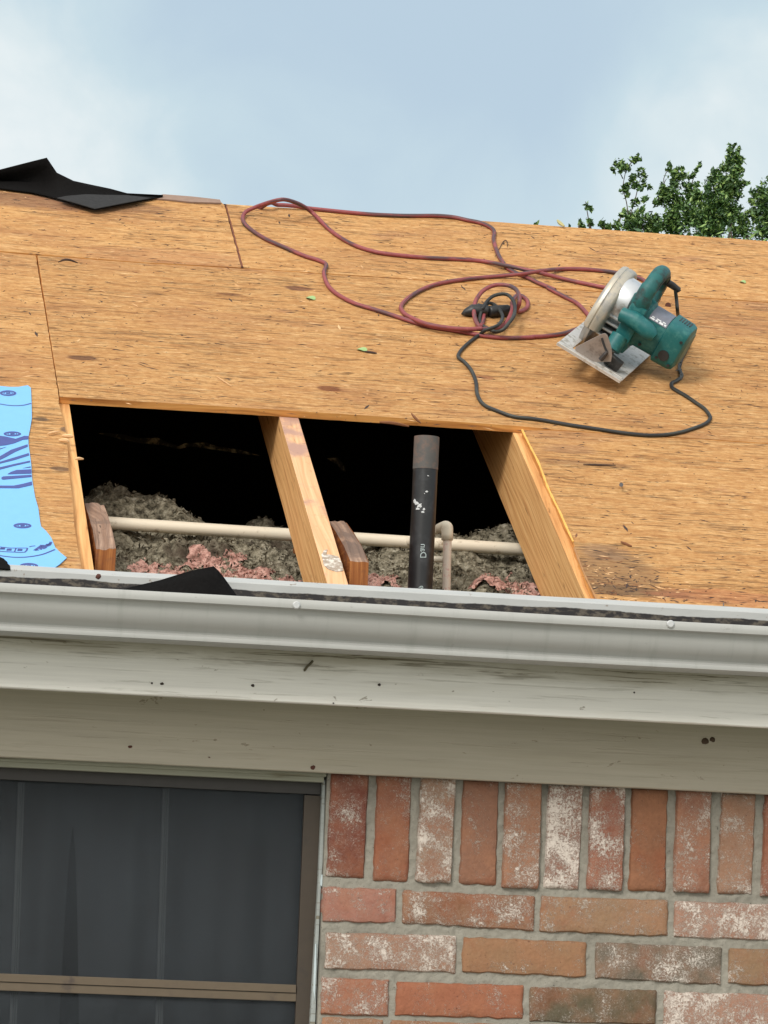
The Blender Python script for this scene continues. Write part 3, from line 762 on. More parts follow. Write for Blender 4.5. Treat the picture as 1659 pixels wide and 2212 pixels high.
v, f = box_vf((WINX0+.02, YS+.030, WINZ0+.02), (X0f-WINX0+.02, 0, 0), (0, .003, 0), (0, 0, wx(300, 1675).z-WINZ0)); obj('pane', v, f, m, win)
# curtain behind the glass: broad flat folds with a dark tapering gap
CURT = plain('curtain', (.17, .195, .22), .9, var=.12, scale=30, bmp=.1)
YC = YS+.075
v = []; f = []; xa, xb = WINX0+.02, X1f+.05
gapc = [wx(163, 1700, YC).x, wx(150, 2212, YC).x]
ztop = wx(160, 1790, YC).z; zlow = wx(150, 2212, YC).z; NZ = 40
for side in (0, 1):
    k0 = len(v); nx = 160
    for j in range(NZ+1):
        z = WINZ0+.02+(2.37-WINZ0)*j/NZ; q = (ztop-z)/(ztop-zlow)
        ctr = gapc[1]+(gapc[0]-gapc[1])*(1-q); half = .0155*max(0, min(1.3, q))**.6+noise.noise(Vector((z*4, side*9, 0)))*.0015
        a_, b_ = (xa, ctr-half) if side == 0 else (ctr+half, xb)
        for i in range(nx+1):
            x = a_+(b_-a_)*i/nx
            v.append((x, YC+.010*math.sin(x*41)+.006*math.sin(x*97+1)+noise.noise(Vector((x*30, z*2, 0)))*.003, z))
    for j in range(NZ):
        for i in range(nx):
            a = k0+j*(nx+1)+i; f.append((a, a+1, a+nx+2, a+nx+1))
obj('curtain', v, f, CURT, win, fix=False, smooth=True)
# muntin bars seen through the screen
for u0, u1 in ((46, 28), (359, 343)):
    for du in (-6.5, 0, 4.5):
        a = wx(u0+du, 1690, YS+.0205); c = wx(u1+du*1.1, 2212, YS+.0205)
        v, f = prism_vf([a, a+Vector((.0022+.002*(du < -5), 0, 0)), c+Vector((.0022+.002*(du < -5), 0, 0)), c], (0, .006, 0))
        obj('muntin', v, f, plain('muntin_metal', (.15, .17, .18), .5) if 'muntin_metal' not in bpy.data.materials else bpy.data.materials['muntin_metal'], win)
v, f = box_vf((WINX0, YC+.25, WINZ0), (xbl-WINX0+.1, 0, 0), (0, .02, 0), (0, 0, 2.39-WINZ0)); obj('room_dark', v, f, plain('room_black', (.01, .01, .01), .9), win)
v, f = box_vf((WINX0, YW+.001, WINZ0-.06), (xbl-WINX0, 0, 0), (0, .12, 0), (0, 0, .055)); obj('sill', v, f, TRIM, win, bevel=.003)

# ------------------------------------------------------------------ INSULATION
XI0, XI1 = xl-.5, xr+.6
Xb = y_at(225, 1070, .86).x; zbump = y_at(225, 1062, .86).z+.01
XR_ = y_at(1100, 1150, .84).x; XM_ = y_at(565, 1100, .88).x
def zins(x, y):
    pts = [(-.1, 2.56), (.03, 2.570), (.26, 2.580), (.36, 2.612), (.46, 2.655), (.56, 2.694), (.66, 2.728), (.78, 2.768), (1.1, 2.775), (3, 2.6)]
    for (a, b), (c, d) in zip(pts[:-1], pts[1:]):
        if a <= y <= c: z = b+(d-b)*(y-a)/(c-a); break
    p = Vector((x, y, 0))
    z += noise.noise(p*5+Vector((3, 1, 0)))*.030
    z += max(0, noise.noise(p*14+Vector((0, 4, 0))))*.030
    z += (zbump-2.775)*math.exp(-((x-Xb)/.055)**2-((y-.86)/.10)**2)
    z += .045*math.exp(-((x-Xb-.10)/.07)**2-((y-.80)/.1)**2)
    z += .05*math.exp(-((x-XR_)/.05)**2-((y-.84)/.08)**2)+.035*math.exp(-((x-XM_)/.03)**2-((y-.88)/.06)**2)
    z += abs(noise.noise(p*38))*.018+noise.noise(p*90)*.006+noise.noise(p*200)*.0035
    # keep clear of the pipe
    return z
def heap(name, x0, x1, y0, y1, zf, m, label, cat, keep=None, step=.0045, flakes=0, fsize=.004):
    nx = int((x1-x0)/step); ny = int((y1-y0)/step); v = []; f = []; idx = {}
    for j in range(ny+1):
        for i in range(nx+1):
            x = x0+(x1-x0)*i/nx; y = y0+(y1-y0)*j/ny
            p = Vector((x, y, 0))
            q = Vector((x+noise.noise(p*80+Vector((7, 0, 0)))*.005, y+noise.noise(p*80+Vector((0, 7, 3)))*.005, zf(x, y)))
            idx[(i, j)] = len(v); v.append(q)
    for j in range(ny):
        for i in range(nx):
            x = x0+(x1-x0)*(i+.5)/nx; y = y0+(y1-y0)*(j+.5)/ny
            if keep and not keep(x, y): continue
            f.append((idx[(i, j)], idx[(i+1, j)], idx[(i+1, j+1)], idx[(i, j+1)]))
    rnd = random.Random(5)
    for _ in range(flakes):                    # torn fluff standing off the surface
        x = rnd.uniform(x0, x1); y = y0+(y1-y0)*rnd.random()**1.6
        if keep and not keep(x, y): continue
        c = Vector((x, y, zf(x, y)+rnd.uniform(0, .004))); k = len(v); s = fsize*rnd.uniform(.5, 1.7)
        a = Vector((rnd.gauss(0, 1), rnd.gauss(0, 1), rnd.gauss(0, 1))).normalized(); b_ = a.orthogonal().normalized()
        v += [c-a*s, c+b_*s*.5, c+a*s*1.1, c-b_*s*.45+Vector((0, 0, s*.3))]; f += [(k, k+1, k+2), (k, k+2, k+3)]
    o = obj(name, v, f, m, None, fix=False)
    return tag(o, label, cat, kind='stuff')
m, n, b = mat('grey_fluff'); o = coords(n)
a = n.noise(o, 55, 6, .75); c = n.noise(o, 9, 4, .6)
col = n.ramp(a, [(.34, lin(48, 44, 38)), (.46, lin(116, 110, 94)), (.58, lin(164, 157, 138)), (.72, lin(204, 198, 182))])
n.link(n.mix(n.smooth(c, .52, .72), col, lin(84, 74, 64)), b.inputs['Base Color']); b.inputs['Roughness'].default_value = 1; b.inputs['Specular IOR Level'].default_value = .05
bump(n, b, n.noise(o, 160, 5, .8), 1, .006); GREY = m
heap('loose_insulation', XI0, XI1, .012, 1.3, zins, GREY, 'grey loose-fill insulation heaped on the attic floor inside the roof hole', 'insulation', flakes=42000, fsize=.0042)
m, n, b = mat('pink_fluff'); o = coords(n)
a = n.noise(o, 70, 6, .75)
n.link(n.ramp(a, [(.34, lin(96, 74, 64)), (.46, lin(160, 120, 110)), (.62, lin(204, 166, 154))]), b.inputs['Base Color']); b.inputs['Roughness'].default_value = 1; b.inputs['Specular IOR Level'].default_value = .05
b.inputs['Subsurface Weight'].default_value = .2; b.inputs['Subsurface Radius'].default_value = (.01, .005, .005); b.inputs['Subsurface Scale'].default_value = .5
bump(n, b, n.noise(o, 90, 5, .7), .8, .005); PINK = m
def pk(u0, u1, r0, r1):
    a = y_at(u0, (r0+r1)/2, .42).x; b_ = y_at(u1, (r0+r1)/2, .42).x; return (a+b_)/2, (b_-a)/2
def zpink(x, y):
    p = Vector((x, y, 0)); return zins(x, y)*.75+.25*zflat(x, y)+.003+max(0, noise.noise(p*17))*.018+noise.noise(p*36)*.006+noise.noise(p*80)*.003
def zflat(x, y):
    return 2.58+max(0, y-.27)*.42+noise.noise(Vector((x, y, 0))*5+Vector((3, 1, 0)))*.03
def zsm(x, y): return 2.588+.28*(y-.03)+noise.noise(Vector((x, y, 0))*5+Vector((3, 1, 0)))*.03
specs = [(pk(300, 640, 1180, 1260), .31, .57, 'pink fibreglass insulation showing through grey fluff, left of the middle rafter'),
         (pk(780, 885, 1200, 1270), .31, .48, 'pink fibreglass insulation tuft between the middle rafter and the black pipe'),
         (pk(1040, 1180, 1200, 1290), .31, .52, 'pale pink fibreglass tuft at the foot of the right rafter')]
for (cx, hw), ya, yb, lb in specs:
    def kp(x, y, cx=cx, hw=hw, ya=ya, yb=yb):
        q = ((x-cx)/hw)**2+((y-(ya+yb)/2)/((yb-ya)/2))**2
        return q+noise.noise(Vector((x*20, y*20, 2)))*1.5+noise.noise(Vector((x*60, y*60, 2)))*.5 < .85
    o = heap('pink_insulation', cx-hw*1.2, cx+hw*1.2, ya, yb+.03, zpink, PINK, lb, 'insulation', keep=kp, step=.0035, flakes=int(2500*hw/.12), fsize=.0026)
    for p in o.data.polygons: p.use_smooth = True

# torn paper strips far inside the attic
PAP = plain('torn_paper', (.50, .42, .29), .9, var=.6, scale=60, dirt=(.03, .025, .02), dirt_amt=.95, dscale=45)
def shred(pix, Y, label):
    mb = MB(); ring = [y_at(u, v, Y) for u, v in pix]; v, f = prism_vf(ring, (0, .004, 0)); mb.add(v, f)
    o = mb.build('torn_paper', PAP, None, fix=True); tag(o, label, 'paper', 'torn paper hanging in the dark attic')
shred([(212, 936), (230, 935), (268, 939), (300, 947), (340, 945), (360, 955), (385, 964), (400, 957), (445, 956), (470, 964), (520, 972), (562, 984), (520, 980), (470, 972), (410, 964), (386, 970), (352, 961), (300, 957), (250, 946)], 1.15, 'long torn paper strip hanging in the dark left bay of the attic')
shred([(706, 990), (728, 988), (741, 1000), (747, 1018), (738, 1016), (728, 1002), (716, 996)], 1.15, 'small torn paper scrap in the dark right bay, left of the black pipe')

# ------------------------------------------------------------------ PIPES
def pipe_obj(name, P, r, m, parent, seg=20): t = tube_vf(P, r, seg); o = obj(name, t[0], t[1], m, parent, smooth=True); o.data.set_sharp_from_angle(angle=rad(40)); return o
YP = .67
pa = y_at(-40, 1110, YP); pb = y_at(1300, 1193.5, YP)
p1 = y_at(230, 1128.5, YP); p2 = y_at(1140, 1188, YP); dd = (p2-p1).normalized()
wp = thing('water_pipe', 'long cream plastic pipe running across the attic over the insulation', 'pipe', p1-dd*.1)
pipe_obj('pipe', [p1-dd*.6, p1.lerp(p2, .3)+Vector((0, 0, -.001)), p1.lerp(p2, .6), p2+dd*.6], [.0112]*4, CREAM, wp)
YV = .38
tp = y_at(922, 944, YV); bt = y_at(907, 1278, YV); ax = (tp-bt).normalized(); rv = (y_at(949, 944, YV)-y_at(895.5, 944, YV)).length/2
vp = thing('vent_pipe', 'black plastic vent pipe with a weathered grey top rising through the hole', 'pipe', bt-ax*.15)
mid = tp-ax*(y_at(918, 944, YV).z-y_at(918, 1015, YV).z)
pipe_obj('pipe', [bt-ax*.16, mid-ax*.0005], rv*.985, BLACKPIPE, vp, 32)
# the top piece is open: outer wall, rim, inner wall
v = []; f = []; sg = 32; e1 = ax.orthogonal().normalized(); e2 = ax.cross(e1)
for (h, r) in ((mid, rv), (tp, rv), (tp, rv*.88), (tp-ax*.06, rv*.88)):
    for k in range(sg): q = 2*math.pi*k/sg; v.append(h+(e1*math.cos(q)+e2*math.sin(q))*r)
for j in range(3):
    for k in range(sg): f.append((j*sg+k, j*sg+(k+1) % sg, (j+1)*sg+(k+1) % sg, (j+1)*sg+k))
f.append(tuple(range(3*sg, 4*sg)))
o = obj('pipe_top', v, f, PIPETOP, vp, smooth=True); o.data.set_sharp_from_angle(angle=rad(40)); o['label'] = 'weathered grey-brown top of the pipe'
def on_pipe(u, v_, dr=.0005):
    """point on the pipe's near side under a pixel"""
    d = ray(u, v_).normalized(); w0 = CAM-bt; dp = d-ax*d.dot(ax); wq = w0-ax*w0.dot(ax); r = rv+dr
    A = dp.dot(dp); B = 2*dp.dot(wq); Cq = wq.dot(wq)-r*r; D = max(0, B*B-4*A*Cq)
    return CAM+d*((-B-math.sqrt(D))/(2*A))
def patch_on_pipe(name, outline, m):
    c = (sum(p[0] for p in outline)/len(outline), sum(p[1] for p in outline)/len(outline))
    v = [on_pipe(*p, dr=.0009) for p in outline]+[on_pipe(*c, dr=.0013)]; k = len(outline)
    return obj(name, v, [(i, (i+1) % k, k) for i in range(k)], m, vp)
random.seed(11)
def ragpoly(cx, cy_, rx, ry, k=13): return [(cx+rx*math.cos(2*math.pi*i/k)*random.uniform(.55, 1.2), cy_+ry*math.sin(2*math.pi*i/k)*random.uniform(.5, 1.2)) for i in range(k)]
for (cx, cyy, rx, ry) in ((899, 1086, 6, 5), (907, 1092, 6, 5), (902, 1099, 5, 3), (913, 1106, 4, 2.5), (916, 1100, 3, 3), (925, 1028, 2.8, 1.4), (922, 1062, 3.2, 2), (917, 1066, 1.5, 1), (896, 1081, 3, 3)):
    patch_on_pipe('paint_smear', ragpoly(cx, cyy, rx, ry), WHITE)
def text_mesh(body, size):
    cu = bpy.data.curves.new('t', 'FONT'); cu.body = body; cu.size = size; cu.align_x = 'CENTER'; cu.align_y = 'CENTER'
    to = bpy.data.objects.new('t', cu); COL.objects.link(to); bpy.context.view_layer.update()
    me = bpy.data.meshes.new_from_object(to.evaluated_get(bpy.context.evaluated_depsgraph_get()))
    V = [tuple(v.co) for v in me.vertices]; Fc = [tuple(p.vertices) for p in me.polygons]
    bpy.data.objects.remove(to); bpy.data.curves.remove(cu); bpy.data.meshes.remove(me); return V, Fc
def pipe_text(body, u0, v0, size):
    V, Fc = text_mesh(body, size)                       # letters run up the pipe
    vv = [on_pipe(u0+y*1+0, v0-x, .0008) if False else on_pipe(u0+y-x*-.045, v0-x, .0008) for x, y, z in V]
    obj('printed_text', vv, Fc, PRINT, vp, fix=False)
pipe_text('Dan', 914, 1190, 19); pipe_text('99', 908.5, 1272, 14)
# elbowed small pipe in front of the long one
YE = .46
ep = thing('elbow_pipe', 'short cream pipe with a rounded elbow on top, right of the black pipe', 'pipe', y_at(966, 1282, YE)-Vector((0, 0, .05)))
rb = (y_at(974.5, 1200, YE)-y_at(956.5, 1200, YE)).length/2
o = pipe_obj('riser', [y_at(965, 1290, YE)-Vector((0, 0, .06)), y_at(966.5, 1166, YE)], rb, CREAMRED, ep); o['label'] = 'riser streaked with pink primer'
re2 = (y_at(978.5, 1150, YE)-y_at(953.5, 1150, YE)).length/2
c0 = y_at(966, 1167, YE); c1 = y_at(966, 1141, YE); back = (Vector((-.035, .05, -.016))).normalized()
pts = [c0, c0+(c1-c0)*.5, c1]
for k in range(1, 7):
    q = k/6*math.pi/2; pts.append(c1+Vector((0, 0, 1))*re2*.55*math.sin(q)+back*re2*.9*(1-math.cos(q)))
pts.append(pts[-1]+back*.012)
t = tube_vf(pts, [re2]*3+[re2*(1.0-.02*k) for k in range(6)]+[re2*.86], 20)
obj('elbow', t[0], t[1], CREAM, ep, smooth=True)
pipe_obj('arm', [pts[-2], pts[-2]+back*.085], rb, CREAM, ep)
a0 = y_at(957, 1208.5, YE+.004)
pipe_obj('side_stub', [a0, a0+Vector((-.05, .02, .001))], rb*.75, CREAM, ep)
# ------------------------------------------------------------------ BLUE UNDERLAYMENT
def c8(a, b): return (a*.19837, 823+b*.19837)
def sheet_h(u, v): return .0022+.0016*noise.noise(Vector((u*.05, v*.03, 2)))
edge = [(0, 70), (100, 80), (200, 80), (300, 62), (335, 90), (342, 250), (345, 420), (325, 540), (308, 620), (308, 700), (322, 800), (338, 920), (350, 1100), (380, 1280), (415, 1400), (435, 1550), (445, 1600), (500, 1650), (555, 1720), (600, 1830), (660, 1890), (725, 1940), (650, 2010), (590, 2052)]
edge = [c8(*p) for p in edge]
P2 = [st(roof_at(*p)) for p in edge]
P2 = [(HX0*.35, P2[0][1])]+P2+[(P2[-1][0]-.02, -.004), (HX0*.35, -.004)]
ul = thing('roof_underlayment', 'light blue underlayment sheet with dark printed marks at the left edge', 'underlayment', rp(P2[0][0], .3))
v, f = prism_vf([rp(a, b, .0012) for a, b in P2], RN*.0016); obj('sheet', v, f, BLUE, ul)
HI = .0031
def clipx(P):
    return P
marks = []
def inkpoly(pix):
    v, f = prism_vf([roof_at(*c8(*p), HI) for p in pix], RN*.0003); marks.append((v, f))
def inkline(pix, w=.0016, sub=6):
    t = catmull([roof_at(*c8(*p), HI) for p in pix], sub); L = []; Rr = []
    for i, p in enumerate(t):
        d = (t[min(i+1, len(t)-1)]-t[max(i-1, 0)]).normalized(); s = d.cross(RN)*w; L.append(p+s); Rr.append(p-s)
    k = len(L); v = L+Rr; f = [(i, i+1, k+i+1, k+i) for i in range(k-1)]; marks.append((v, f))
for st_ in ([(-60, 590), (60, 605), (170, 630), (265, 598), (314, 600), (306, 635), (250, 640), (150, 680), (60, 700), (-60, 712)],
            [(-60, 850), (0, 820), (120, 750), (300, 690), (303, 715), (170, 770), (60, 830), (-60, 890)],
            [(-60, 900), (0, 880), (150, 835), (312, 785), (318, 810), (160, 860), (-60, 915)],
            [(-60, 955), (0, 940), (150, 905), (326, 868), (329, 885), (170, 920), (-60, 980)],
            [(250, 950), (333, 930), (335, 942)], [(85, 1012), (120, 990), (180, 970), (340, 962), (343, 1008), (85, 1016)],
            [(15, 1065), (18, 1048), (35, 1040), (342, 1022), (345, 1045), (30, 1075)],
            [(-60, 1138), (0, 1140), (150, 1140), (250, 1120), (346, 1095), (351, 1133), (200, 1168), (-60, 1165)],
            [(-40, 745), (70, 718), (-40, 760)]): inkpoly(st_)
inkline([(-60, 245), (0, 250), (80, 262), (170, 268), (260, 262), (340, 243)], .0017)
inkline([(-60, 1885), (0, 1900), (150, 1918), (300, 1915), (450, 1890), (560, 1850), (598, 1833)], .0016)
for (cx, cyy, rx, ry) in ((88, 132, 76, 25), (135, 575, 80, 21), (245, 1575, 82, 22), (315, 2012, 84, 24)):
    for s_, w_ in ((1, .0024), (.62, .0008)):
        k = 20; inkline([(cx+rx*s_*math.cos(2*math.pi*i/k), cyy+ry*s_*math.sin(2*math.pi*i/k)) for i in range(k+1)], w_, 2)
    inkpoly([(cx-24, cyy-6), (cx+22, cyy-9), (cx+26, cyy+6), (cx-20, cyy+9)])
# upside-down lettering band
inkline([(-50, 1800), (60, 1812), (120, 1818), (300, 1818)], .0011, 2); inkline([(-50, 1850), (60, 1858), (150, 1862), (270, 1864), (300, 1818)], .0013, 2); inkline([(158, 1862), (175, 1817)], .0011, 2)
for cx, cyy in ((100, 1838), (218, 1840), (28, 1825)):
    inkline([(cx-20, cyy+10), (cx-14, cyy-12), (cx+2, cyy+8), (cx+8, cyy-12)], .0015, 2); inkline([(cx+12, cyy+10), (cx+20, cyy-10)], .0015, 2); inkline([(cx-20, cyy), (cx+18, cyy)], .001, 2)
inkline([(320, 1806), (345, 1798), (385, 1794)], .0011, 2)
for pts in ([(375, 1845), (440, 1800), (455, 1785)], [(390, 1840), (420, 1838)], [(410, 1815), (455, 1808)], [(440, 1835), (465, 1790)], [(465, 1825), (505, 1808)], [(480, 1815), (520, 1775)], [(500, 1800), (540, 1785), (555, 1750)], [(505, 1790), (550, 1768)], [(455, 1810), (480, 1785)]):
    inkline(pts, .0022, 2)
for i, (v, f) in enumerate(marks[:9]): obj('printed_stripe', v, f, INK, ul, fix=False)
for i, (v, f) in enumerate(marks[9:11]): obj('printed_line', v, f, INK, ul, fix=False)
for i in range(4):
    mb = MB()
    for v, f in marks[11+3*i:14+3*i]: mb.add(v, f)
    mb.build('printed_ring', INK, ul, fix=False)
mb = MB()
for v, f in marks[23:]: mb.add(v, f)
mb.build('lettering', INK, ul, fix=False)

# ------------------------------------------------------------------ ROOFING FELT
def c6(a, b): return (a*.3307, 318+b*.3307)
def lathe_strip(name, lower, upper, m, label, cat, nrow=8, bulge=0, thick=.0015):
    """sheet lofted between two edges of world points"""
    v = []; k = len(lower)
    for j in range(nrow+1):
        t = j/nrow
        for i in range(k):
            p = Vector(lower[i]).lerp(Vector(upper[i]), t)+Vector((0, bulge*math.sin(t*math.pi), 0)); v.append(p+RN*noise.noise(p*14)*.004*math.sin(t*math.pi))
    f = [(j*k+i, j*k+i+1, (j+1)*k+i+1, (j+1)*k+i) for j in range(nrow) for i in range(k-1)]
    o = obj(name, v, f, m, None, fix=True, smooth=True)
    s = o.modifiers.new('thick', 'SOLIDIFY'); s.thickness = thick; s.offset = 0
    return tag(o, label, cat)
ft = thing('felt_flap', 'torn black roofing felt curling up over the ridge at upper left', 'roofing felt', rp(*ridgeL, .01))
low = [(-500, 275), (-220, 270), (0, 266), (100, 280), (200, 292), (290, 312), (380, 336), (500, 370), (620, 405), (800, 370), (980, 336), (1063, 320)]
upp = [(-500, 280), (-220, 210), (0, 150), (110, 121), (210, 95), (305, 70), (370, 165), (480, 219), (590, 243), (720, 270), (830, 300), (1065, 317)]
yr = rp(*ridgeL).y
def lift(u, v, k): return y_at(u, v, yr-.10+.05*k)
v = []; K = len(low); NR = 10
for j in range(NR+1):
    t = j/NR
    for i in range(K):
        a = roof_at(*c6(*low[i]), .006); uu, vv_ = c6(*upp[i])
        far = rp(*st(roof_at(uu, max(vv_, 396+uu*.075)+4, .01)), .012)
        # raised edge: straight above the ridge
        top = y_at(uu, vv_, far.y+.02)
        p = a.lerp(top, t)+Vector((0, .05*math.sin(t*math.pi)*(1 if i < 6 else .2), -.02*math.sin(t*math.pi)*(1 if i < 6 else 0)))
        dd_ = (p-EAVE).dot(RN)
        if dd_ < .004 and t < .99: p = p+RN*(.004-dd_)
        v.append(p)
f = [(j*K+i, j*K+i+1, (j+1)*K+i+1, (j+1)*K+i) for j in range(NR) for i in range(K-1)]
o = obj('felt_sheet', v, f, FELT, ft, smooth=True); s = o.modifiers.new('thick', 'SOLIDIFY'); s.thickness = .002
pz = [(372, 335), (500, 370), (620, 406), (800, 371), (985, 336), (830, 318), (700, 316), (560, 312), (440, 322)]
v, f = prism_vf([roof_at(*c6(*p), .012) for p in pz], RN*.0016); o = obj('felt_corner', v, f, FELTGREY, ft); o['label'] = 'dusty grey folded corner of the felt'
# weathered strip at the top of the upper left sheet
v, f = prism_vf([roof_at(*c6(*p), .0006) for p in [(960, 338), (1066, 316), (1250, 330), (1436, 351), (1444, 372), (1250, 366), (1100, 350)]], RN*.003)
tag(obj('felt_strip', v, f, plain('dusty_strip', lin(142, 118, 104), .9, var=.3, scale=90), None), 'dusty brown strip of old paper along the ridge left of the seam gap', 'paper strip')

# felt scrap standing in the gutter
def c4(a, b): return (137.2+a*.3472, 850.3+b*.3472)
top_ = [(330, 1226), (420, 1203), (600, 1160), (700, 1129), (800, 1099), (935, 1074), (965, 1102), (1000, 1145), (1050, 1215), (1090, 1272)]
v = []; K = len(top_)
for i, p in enumerate(top_):
    u_, v_ = c4(*p); lo = 1236+u_*.0567+60
    for j in range(5):
        t = j/4; vy = v_*(1-t)+max(lo, v_+2)*t
        v.append(y_at(u_, vy, -.055+.018*(1-t)+.006*math.sin(i*1.3)-.03*t))
f = [(i*5+j, i*5+j+1, i*5+6+j, i*5+5+j) for i in range(K-1) for j in range(4)]
fs = obj('felt_scrap', v, f, FELT, None, smooth=True); s = fs.modifiers.new('thick', 'SOLIDIFY'); s.thickness = .0022
tag(fs, 'black pointed scrap of roofing felt standing in the gutter', 'roofing felt')
v, f = prism_vf([roof_at(*c8(*p), .0045) for p in [(-300, 1880), (0, 1928), (38, 1945), (62, 1968), (82, 1985), (82, 2000), (108, 2024), (112, 2060), (-300, 2040)]], RN*.002)
tag(obj('felt_scrap', v, f, FELT, None), 'ragged black felt scrap at the lower left corner on the blue sheet', 'roofing felt')

# ------------------------------------------------------------------ EXTENSION CORD
def c2(a, b): return (493.7+a*.4299, 411.5+b*.4299)
def c1(a, b): return (1152+a*.26455, 521.2+b*.26455)
def c5(a, b): return (960+a*.1488, 576+b*.1488)
def cordmat(name, a, c, dk):
    m, n, b = mat(name); uv = coords(n, 'UV'); o = coords(n)
    f = n.noise(n.vmul(uv, (9, 2, 1)), 1, 5, .6, .3); k = n.noise(o, 90, 4, .6)
    col = n.mix(k, a, c); col = n.mix(n.smooth(f, .47, .60), col, dk)
    n.link(col, b.inputs['Base Color']); b.inputs['Roughness'].default_value = .55; bump(n, b, k, .1, .001); return m
RED = cordmat('red_cord', lin(116, 46, 52), lin(158, 82, 82), lin(78, 58, 62))
BLK = cordmat('black_cord', (.009, .009, .011), (.02, .021, .021), (.04, .043, .036))
CR = .0042
def RP(fn, pts, h=CR): return [roof_at(*fn(p[0], p[1]), (p[2] if len(p) > 2 else 0)+h) for p in pts]
path = []
yb_ = rz[1].y
start = roof_at(*c2(135, 92), CR)
path += [start+Vector((-.05, .45, -.24)), start+Vector((-.03, .14, -.035)), roof_at(*c2(108, 100), CR+.002)]
path = [start+Vector((-.12, .55, -.30)), start+Vector((-.06, .18, -.06))]
path += RP(c2, [(170, 82, .002), (250, 73, .004), (330, 78, .004), (400, 89), (500, 100), (600, 110), (720, 120), (850, 126), (950, 127), (1050, 127), (1130, 134), (1200, 149), (1260, 161), (1308, 180), (1334, 205), (1332, 250), (1350, 310), (1372, 352), (1400, 388), (1440, 412), (1500, 437), (1560, 466), (1640, 500)])
path += RP(c1, [(120, 380), (250, 450), (350, 502), (420, 570), (470, 640), (440, 690), (370, 712), (250, 752), (100, 775), (0, 780)])
path += RP(c2, [(1520, 738), (1400, 741), (1300, 733), (1200, 715), (1110, 700), (1020, 686), (930, 662), (840, 632), (740, 600), (640, 570), (560, 530), (510, 490), (487, 450), (480, 410), (490, 372), (450, 350), (380, 328), (280, 285), (180, 240), (105, 190), (72, 150), (82, 112, .004), (125, 88, .012), (190, 64, .030), (250, 48, .046), (290, 47, .046), (350, 66, .03), (400, 95, .012), (440, 130, .002), (500, 190), (560, 235), (640, 278), (740, 309), (850, 325), (1000, 338), (1150, 345), (1280, 356), (1400, 378, .006), (1500, 400, .009)])
path += RP(c1, [(0, 245, .009), (150, 282, .003), (300, 320), (450, 352), (570, 376), (700, 396), (830, 410), (930, 372), (900, 318), (800, 282), (670, 256), (550, 240), (400, 228), (250, 226), (100, 238, .008)])
path += RP(c2, [(1550, 407, .010), (1480, 418, .008), (1350, 431), (1200, 445), (1080, 463), (990, 490), (910, 535), (868, 580), (880, 615), (930, 645, .006), (1000, 672, .009), (1100, 690, .009), (1200, 697, .009), (1270, 694, .009)])
path += RP(c5, [(430, 905, .008), (560, 905, .008), (700, 900, .006), (840, 860, .004), (930, 760, .012), (985, 620, .016), (985, 520, .012), (1040, 425, .004), (1130, 430), (1205, 500), (1200, 590), (1120, 645), (1050, 640, .01), (1085, 540, .03), (1088, 440, .04), (1050, 345, .04), (950, 282, .038), (800, 262, .036), (680, 285, .03), (560, 352, .026), (480, 450, .02), (435, 560, .014), (430, 680, .008), (460, 800, .004), (515, 870), (560, 800), (570, 700, .002), (600, 640, .006), (680, 640, .007)])
ec = thing('extension_cord', 'faded red extension cord looping over the ridge and round behind the saw', 'cord', roof_at(1000, 700))
t = tube_vf(catmull(path, 7), CR, 10); obj('cable', t[0], t[1], RED, ec, uvs=t[2], smooth=True)
RUB = plain('black_rubber', (.012, .013, .014), .45, var=.4, scale=60, bmp=.2, dirt=(.05, .05, .05), dirt_amt=.4, dscale=40)
a, b_ = roof_at(*c5(945, 635), .011), roof_at(*c5(640, 655), .011)
ds = [0, .03, .1, .5, .9, .97, 1]; t = tube_vf([a.lerp(b_, q) for q in ds], [.007, .010, .0115, .011, .0115, .0105, .008], 14)
obj('connector', t[0], t[1], RUB, ec, smooth=True)

# ------------------------------------------------------------------ CIRCULAR SAW
CA = Vector((.8427, -.5217, .1334)).normalized(); CC = Vector((-.30, -.25, .92)); CC = (CC-CA*CC.dot(CA)).normalized(); CB = CC.cross(CA)
def cw_(v): return R_*v.x+U_*v.y-FW*v.z
SA, SB, SC = cw_(CA), cw_(CB), cw_(CC)
PXM = 1201.0
saw_parts = []            # (name, MB-like verts in mm, faces, mat, smooth, parentname)
def sp(name, v, f, m, smooth=False, bevel=0, parent=None, sub=0): saw_parts.append((name, [Vector(p) for p in v], f, m, smooth, bevel, parent))
def pixAB(u, v, C):
    dx = (u-185)/4.54-CC.x*C; dy = -(v-845)/4.54-CC.y*C
    det = CA.x*CB.y-CB.x*CA.y; A = (dx*CB.y-CB.x*dy)/det; B = (CA.x*dy-dx*CA.y)/det; return (A, B, C)
STEEL = plain('dull_steel', (.62, .60, .57), .48, .45, var=.25, scale=60, bmp=.15, dirt=(.36, .33, .28), dirt_amt=.6, dscale=60)
ALU = plain('cast_alu', (.60, .62, .64), .38, .7, var=.12, scale=40, bmp=.1, dirt=(.30, .28, .25), dirt_amt=.35, dscale=25)
GREEN = plain('teal_plastic', lin(12, 94, 96), .5, var=.2, scale=50, bmp=.12, dirt=lin(50, 112, 110), dirt_amt=.5, dscale=55)
GREEND = plain('teal_handle', lin(22, 92, 92), .55, var=.25, scale=60, bmp=.2, dirt=lin(34, 54, 54), dirt_amt=.65, dscale=45)
DARK = plain('dark_plastic', (.02, .02, .021), .5, var=.3, scale=80, bmp=.1, dirt=(.09, .08, .07), dirt_amt=.3, dscale=60)
GUARD = plain('scuffed_guard', (.40, .39, .37), .45, .55, var=.25, scale=70, bmp=.2, dirt=(.52, .48, .40), dirt_amt=.9, dscale=35)
